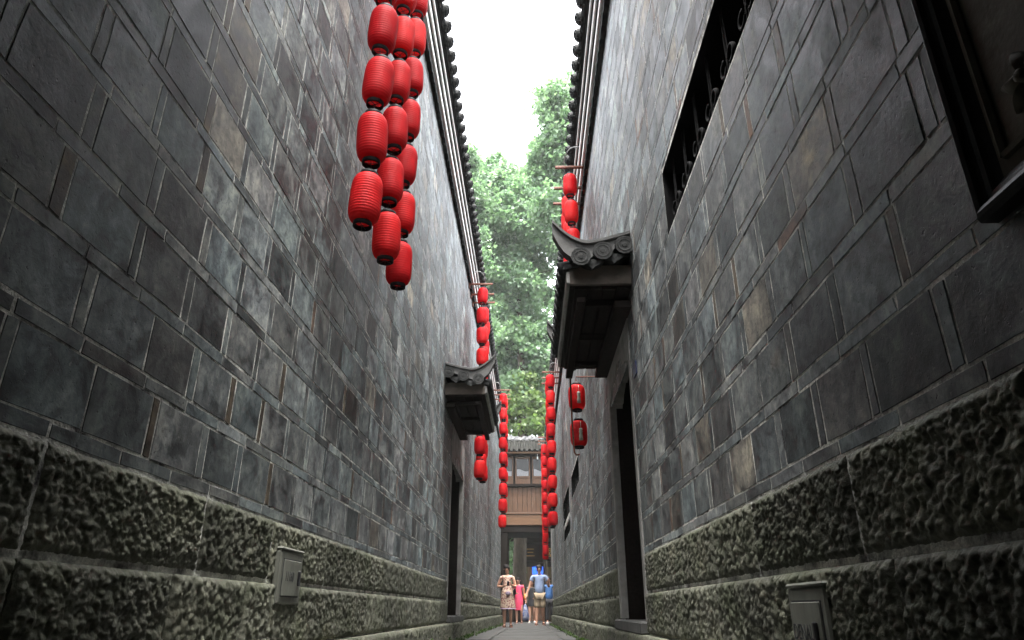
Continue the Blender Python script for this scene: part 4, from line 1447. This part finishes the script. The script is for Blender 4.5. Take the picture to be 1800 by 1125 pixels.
def person(loc, h, label, female, arms, legs, look=0.0, hair='short', shoe='sandal', group=None):
    """faces -y. arms: {'l','r'}: (elbow, wrist, fingertips) ; legs: {'l','r'}: (knee, ankle, toe). All as fractions of the height."""
    root = thing('person', loc, label, 'person', group)
    k = h
    S = lambda p: (p[0]*k, p[1]*k, p[2]*k)
    sw = .098 if female else .122
    J, E = {}, []
    def j(n, p, rx, ry=None): J[n] = (S(p), rx*k, (ry or rx)*k)
    j('pelvis', (0, 0, .515), .078, .060); j('waist', (0, 0, .615), .066 if female else .078, .050)
    j('chest', (0, .005, .715), .080 if female else .092, .056); j('collar', (0, .008, .800), .058, .042)
    j('neck', (0, .004, .845), .028); j('jaw', (look*.2, -.006, .885), .037, .042); j('head', (look*.25, .004, .930), .045, .055); j('crown', (look*.2, .008, .975), .030, .036)
    E += [('pelvis', 'waist'), ('waist', 'chest'), ('chest', 'collar'), ('collar', 'neck'), ('neck', 'jaw'), ('jaw', 'head'), ('head', 'crown')]
    j('nose', (look*.6, -.060, .915), .007); E.append(('head', 'nose'))
    for sd, sx in (('l', 1), ('r', -1)):
        el, wr, tip = arms[sd]
        j('sh'+sd, (sx*sw, .006, .795), .036); j('el'+sd, el, .023); j('wr'+sd, wr, .016); 
        a, b = Vector(wr), Vector(tip); dv = (b-a); side = dv.cross(Vector((0, 1, 0.2))).normalized()
        palm = a + dv*.42
        j('pa'+sd, palm, .020, .013)
        E += [('collar', 'sh'+sd), ('sh'+sd, 'el'+sd), ('el'+sd, 'wr'+sd), ('wr'+sd, 'pa'+sd)]
        for q, (off, ln) in enumerate(((-.012, .88), (-.004, 1.0), (.004, .96), (.012, .80))):
            t = a + dv*ln + side*off + Vector((0, -.006, 0))
            j('f%d%s' % (q, sd), t, .0052); E.append(('pa'+sd, 'f%d%s' % (q, sd)))
        j('th'+sd, a + dv*.5 + side*.026*(-1 if sd == 'l' else 1) + Vector((0, -.012, 0)), .006); E.append(('wr'+sd, 'th'+sd))
        kn, an, toe = legs[sd]
        j('hip'+sd, (sx*.048, 0, .480), .056); j('kn'+sd, kn, .036); j('an'+sd, an, .021); j('toe'+sd, toe, .019, .013)
        mid = tuple((Vector(kn)*.62 + Vector(an)*.38) + Vector((0, .008, 0))); j('calf'+sd, mid, .033)
        E += [('pelvis', 'hip'+sd), ('hip'+sd, 'kn'+sd), ('kn'+sd, 'calf'+sd), ('calf'+sd, 'an'+sd), ('an'+sd, 'toe'+sd)]
    body = skin_obj('body', J, E, M['skin'], root, loc, 'pelvis')
    L = Vector(loc)
    hd = Vector(S((look*.25, .006, .935)))
    def pt(p): return L + hd + Vector(p)*k
    hb = MB()
    v, f = ellip(L+hd+Vector((0, .010*k, .012*k)), (.056*k, .066*k, .062*k), 16, 8, .02 if hair == 'short' else -.1, 1.0); hb.add(v, f)
    v, f = ellip(L+hd+Vector((0, .024*k, -.004*k)), (.054*k, .052*k, .060*k), 16, 8, -.75, 1.0); hb.add(v, f)
    if hair == 'bun':
        v, f = ellip(pt((-.012, .03, .050)), (.046*k, .042*k, .030*k)); hb.add(v, f)
    if hair == 'long':
        for sx in (-.042, 0, .042):
            v, f = ellip(pt((sx, .032, -.055)), (.026*k, .028*k, .085*k)); hb.add(v, f)
    hb.build('hair', M['hair'], root, L+hd, smooth=True)
    for sx in (-.018, .018):
        v, f = ellip(pt((sx, -.052, -.004)), (.007*k, .004*k, .004*k), 8, 4); MB().add(v, f).build('eye', M['hair'], root, pt((sx, -.052, 0)))
        v, f = ellip(pt((sx*1.05, -.053, .010)), (.011*k, .003*k, .0025*k), 8, 4); MB().add(v, f).build('eyebrow', M['hair'], root, pt((sx, -.052, .01)))
    v, f = ellip(pt((0, -.049, -.041)), (.013*k, .005*k, .004*k), 8, 4); MB().add(v, f).build('mouth', M['lip'], root, pt((0, -.05, -.04)))
    for sx in (-.049, .049):
        v, f = ellip(pt((sx, .004, -.008)), (.007*k, .012*k, .018*k), 8, 5); MB().add(v, f).build('ear', M['skin'], root, pt((sx, 0, 0)), smooth=True)
    for sd in 'lr':
        kn, an, toe = [Vector(p)*k for p in legs[sd]]
        d = toe-an; c = L + (an+toe)/2; ang = math.atan2(d.x, -d.y)
        tilt = math.atan2(d.z+.012*k, Vector((d.x, d.y)).length)
        sb = MB().box(-.026*k, .026*k, -.085*k, .055*k, -.012*k, .0, .003)
        if shoe == 'sandal':
            sb.tube([(-.026*k, -.035*k, 0), (-.015*k, -.035*k, .024*k), (.015*k, -.035*k, .024*k), (.026*k, -.035*k, 0)], .006*k, 6)
            sb.tube([(-.026*k, .02*k, 0), (-.014*k, .015*k, .040*k), (.014*k, .015*k, .040*k), (.026*k, .02*k, 0)], .005*k, 6)
        else:
            v, f = ellip((0, -.02*k, .004*k), (.027*k, .07*k, .026*k)); sb.add(v, f)
        so = mesh_obj('shoe', sb.v, sb.f, M['sandal' if shoe == 'sandal' else 'shoe'], root, c + Vector((0, 0, -.020*k)))
        so.rotation_euler = (-tilt-.1, 0, ang)
    root['h'] = 0; del root['h']
    return root, J, k, L

def top(name, J, mat, root, L, fat=1.16, sleeve=.55, low=.50, k=1.7):
    K, E = {}, []
    def j(n, src, p=None, fx=fat, fy=fat, rx=None):
        q, a, b = J[src]; K[n] = (p or q, (rx or a)*fx, (rx or b)*fy)
    p = J['pelvis'][0]
    j('pelvis', 'pelvis', (p[0], p[1], low*k)); j('waist', 'waist', None, fat*1.10, fat*1.2); j('chest', 'chest'); j('collar', 'collar', None, 1.10, 1.15)
    K['neck'] = (tuple(Vector(J['collar'][0])*.45+Vector(J['neck'][0])*.55), .033*k, .034*k)
    E += [('pelvis', 'waist'), ('waist', 'chest'), ('chest', 'collar'), ('collar', 'neck')]
    for sd in 'lr':
        s, e = Vector(J['sh'+sd][0]), Vector(J['el'+sd][0])
        K['sh'+sd] = (tuple(s), J['sh'+sd][1]*1.15, J['sh'+sd][1]*1.15)
        K['sl'+sd] = (tuple(s.lerp(e, sleeve)), .037*k, .037*k)
        E += [('collar', 'sh'+sd), ('sh'+sd, 'sl'+sd)]
    return skin_obj(name, K, E, mat, root, L, 'pelvis')

def skirt(name, mat, root, L, k, rings, n=20, wav=.06):
    """rings: (z, rx, ry, cx) as fractions of the height"""
    v, f = [], []
    for (z, rx, ry, cx) in rings:
        for i in range(n):
            a = 2*pi*i/n
            w = 1 + wav*cos(a*5)*(1 if z < .45 else .2)
            v.append(((cx+rx*w*cos(a))*k, ry*w*sin(a)*k, z*k))
    for j in range(len(rings)-1):
        for i in range(n):
            q = (i+1) % n
            f.append((j*n+i, j*n+q, (j+1)*n+q, (j+1)*n+i))
    return mesh_obj(name, v, f, mat, root, L, smooth=True)

M['lip'] = simple('lip', (0.30, 0.09, 0.08), 0.5, 0.1, 10, 0)
M['phone'] = simple('black_phone', (0.01, 0.01, 0.012), 0.2, 0.1, 10, 0)

WALK1 = {'l': ((.060, -.045, .275), (.062, .020, .050), (.070, -.065, .022)), 'r': ((-.048, -.020, .272), (-.046, .000, .042), (-.052, -.095, .016))}
WALK2 = {'l': ((.056, -.030, .275), (.062, .050, .055), (.072, -.035, .020)), 'r': ((-.052, -.040, .275), (-.060, -.055, .042), (-.070, -.145, .016))}

# woman in a floral dress looking at her phone
wl_ = (-.63, 19.35, gz(19.35))
w, J, k, L = person(wl_, 1.52, 'woman in a short floral dress walking along the left while holding a phone', True,
    {'l': ((.150, -.02, .640), (.075, -.135, .665), (.020, -.165, .690)), 'r': ((-.165, .01, .645), (-.060, -.115, .640), (.005, -.155, .672))},
    WALK1, -.02, 'bun')
top('dress_bodice', J, M['floral'], w, L, 1.17, .42, .50, k)
skirt('dress_skirt', M['floral'], w, L, k, [(.625, .082, .068, 0), (.58, .094, .078, 0), (.50, .108, .090, 0), (.42, .122, .100, .004), (.335, .132, .108, .008), (.30, .128, .106, .008)])
skirt('hem_frill', M['purse'], w, L, k, [(.302, .130, .108, .008), (.288, .136, .112, .008)], 24, .1)
ph = MB().box(L.x+.0*k, L.x+.040*k, L.y-.178*k, L.y-.168*k, L.z+.655*k, L.z+.725*k, .003).build('phone', M['phone'])
tag(ph, 'small dark phone held up in the hands of the woman in the floral dress', 'phone')
pu = MB().add(*ellip((L.x+.02*k, L.y-.105*k, L.z+.535*k), (.046*k, .02*k, .034*k))).build('purse', M['purse'], smooth=True)
tag(pu, 'small mauve purse hanging at the waist of the floral dress', 'purse')
bag = MB().add(*ellip((L.x+.125*k, L.y+.02*k, L.z+.56*k), (.03*k, .05*k, .055*k)))
bag.tube([(L.x+.11*k, L.y+.02*k, L.z+.60*k), (L.x+.115*k, L.y, L.z+.72*k), (L.x+.09*k, L.y+.01*k, L.z+.835*k)], .005, 5)
tag(bag.build('shoulder_bag', M['dark_cloth'], smooth=True), 'black shoulder bag at the hip of the woman in the floral dress', 'bag')

# man in a polo shirt and shorts
ml_ = (.26, 23.2, gz(23.2))
m_, J, k, L = person(ml_, 1.76, 'man in a blue grey polo shirt and khaki shorts walking towards the camera', False,
    {'r': ((-.180, -.01, .625), (-.235, -.05, .500), (-.245, -.075, .430)), 'l': ((.170, .00, .625), (.150, -.115, .690), (.165, -.135, .765))},
    WALK2, .0, 'short')
top('polo_shirt', J, M['polo'], m_, L, 1.13, .50, .475, k)
v, f = ellip((L.x, L.y+.004*k, L.z+.835*k), (.036*k, .040*k, .022*k), 14, 4, -.6, .6); MB().add(v, f).build('collar', M['collar'], m_, smooth=True)
MB().box(L.x+.03*k, L.x+.075*k, L.y-.078*k, L.y-.070*k, L.z+.735*k, L.z+.742*k).build('pocket_trim', M['collar'], m_)
K = {'p': (tuple(Vector(J['pelvis'][0])+Vector((0, 0, -.01*k))), .092*k, .074*k)}; E = []
for sd in 'lr':
    hp, kn = Vector(J['hip'+sd][0]), Vector(J['kn'+sd][0])
    K['h'+sd] = (tuple(hp), .068*k, .066*k); K['t'+sd] = (tuple(hp.lerp(kn, .55)), .060*k, .060*k); K['k'+sd] = (tuple(hp.lerp(kn, 1.08)), .054*k, .056*k)
    E += [('p', 'h'+sd), ('h'+sd, 't'+sd), ('t'+sd, 'k'+sd)]
skin_obj('shorts', K, E, M['khaki'], m_, L, 'p')

# woman in pink with an orange bag
pl_ = (-.47, 27.8, gz(27.8))
p_, J, k, L = person(pl_, 1.60, 'woman in a fitted pink dress half hidden behind the woman in floral', True,
    {'l': ((.125, .01, .640), (.165, -.03, .520), (.175, -.05, .455)), 'r': ((-.14, .0, .64), (-.06, -.10, .63), (.0, -.14, .65))},
    WALK1, -.06, 'long')
top('dress_bodice', J, M['pink'], p_, L, 1.15, .35, .50, k)
skirt('dress_skirt', M['pink'], p_, L, k, [(.62, .084, .066, 0), (.54, .098, .080, 0), (.46, .106, .086, 0), (.36, .100, .084, 0), (.285, .096, .082, 0)], 20, .02)
ob = MB().add(*ellip((L.x+.150*k, L.y-.01*k, L.z+.56*k), (.035*k, .055*k, .075*k)))
ob.tube([(L.x+.15*k, L.y, L.z+.61*k), (L.x+.135*k, L.y-.01*k, L.z+.74*k), (L.x+.105*k, L.y+.01*k, L.z+.835*k)], .010, 6)
tag(ob.build('handbag', M['orange_bag'], smooth=True), 'orange leather handbag on the shoulder of the woman in pink', 'bag')

# person in black with a plastic bag, and one in blue further back
dl_ = (.02, 29.6, gz(29.6))
d_, J, k, L = person(dl_, 1.58, 'person in dark top and grey shorts carrying a plastic bag behind the man', True,
    {'r': ((-.14, .0, .64), (-.150, -.03, .50), (-.155, -.05, .44)), 'l': ((.13, .0, .64), (.06, -.10, .56), (.02, -.13, .56))},
    WALK2, .03, 'long', 'shoe')
top('dark_top', J, M['dark_cloth'], d_, L, 1.2, .7, .46, k)
skirt('shorts', M['dark_cloth'], d_, L, k, [(.54, .09, .075, 0), (.46, .10, .085, 0), (.385, .100, .084, 0)], 20, .02)
v, f = [], []
bx_, by_ = L.x-.17*k, L.y-.05*k
R = random.Random(3); n = 16
for (z, r) in ((.445, .006), (.42, .022), (.36, .055), (.27, .088), (.17, .108), (.09, .100), (.045, .06), (.035, .01)):
    for i in range(n):
        a = 2*pi*i/n; w = 1+.12*sin(a*3+z*20)+R.uniform(-.05, .05)
        v.append((bx_+r*w*k*cos(a), by_+r*w*k*.7*sin(a), L.z+z*k))
for q in range(7):
    for i in range(n):
        i2 = (i+1) % n
        f.append((q*n+i, q*n+i2, (q+1)*n+i2, (q+1)*n+i))
tag(MB().add(v, f).build('plastic_bag', M['plastic'], None, (bx_, by_, L.z+.4*k), smooth=True), 'bulging white and blue plastic bag hanging just above the paving', 'bag')

bl_ = (.67, 28.0, gz(28.0))
b_, J, k, L = person(bl_, 1.62, 'person in blue clothes mostly hidden behind the man at the right wall', False,
    {'l': ((.15, .01, .63), (.155, -.03, .51), (.155, -.05, .445)), 'r': ((-.145, .01, .63), (-.15, -.04, .51), (-.15, -.06, .445))},
    WALK1, .0, 'short', 'shoe')
top('blue_shirt', J, M['blue_cloth'], b_, L, 1.2, .6, .47, k)
K = {'p': (J['pelvis'][0], .092*k, .074*k)}; E = []
for sd in 'lr':
    hp, kn, an = Vector(J['hip'+sd][0]), Vector(J['kn'+sd][0]), Vector(J['an'+sd][0])
    K['h'+sd] = (tuple(hp), .066*k, .064*k); K['k'+sd] = (tuple(kn), .046*k, .048*k); K['a'+sd] = (tuple(kn.lerp(an, .9)), .036*k, .038*k)
    E += [('p', 'h'+sd), ('h'+sd, 'k'+sd), ('k'+sd, 'a'+sd)]
skin_obj('trousers', K, E, M['dark_cloth'], b_, L, 'p')
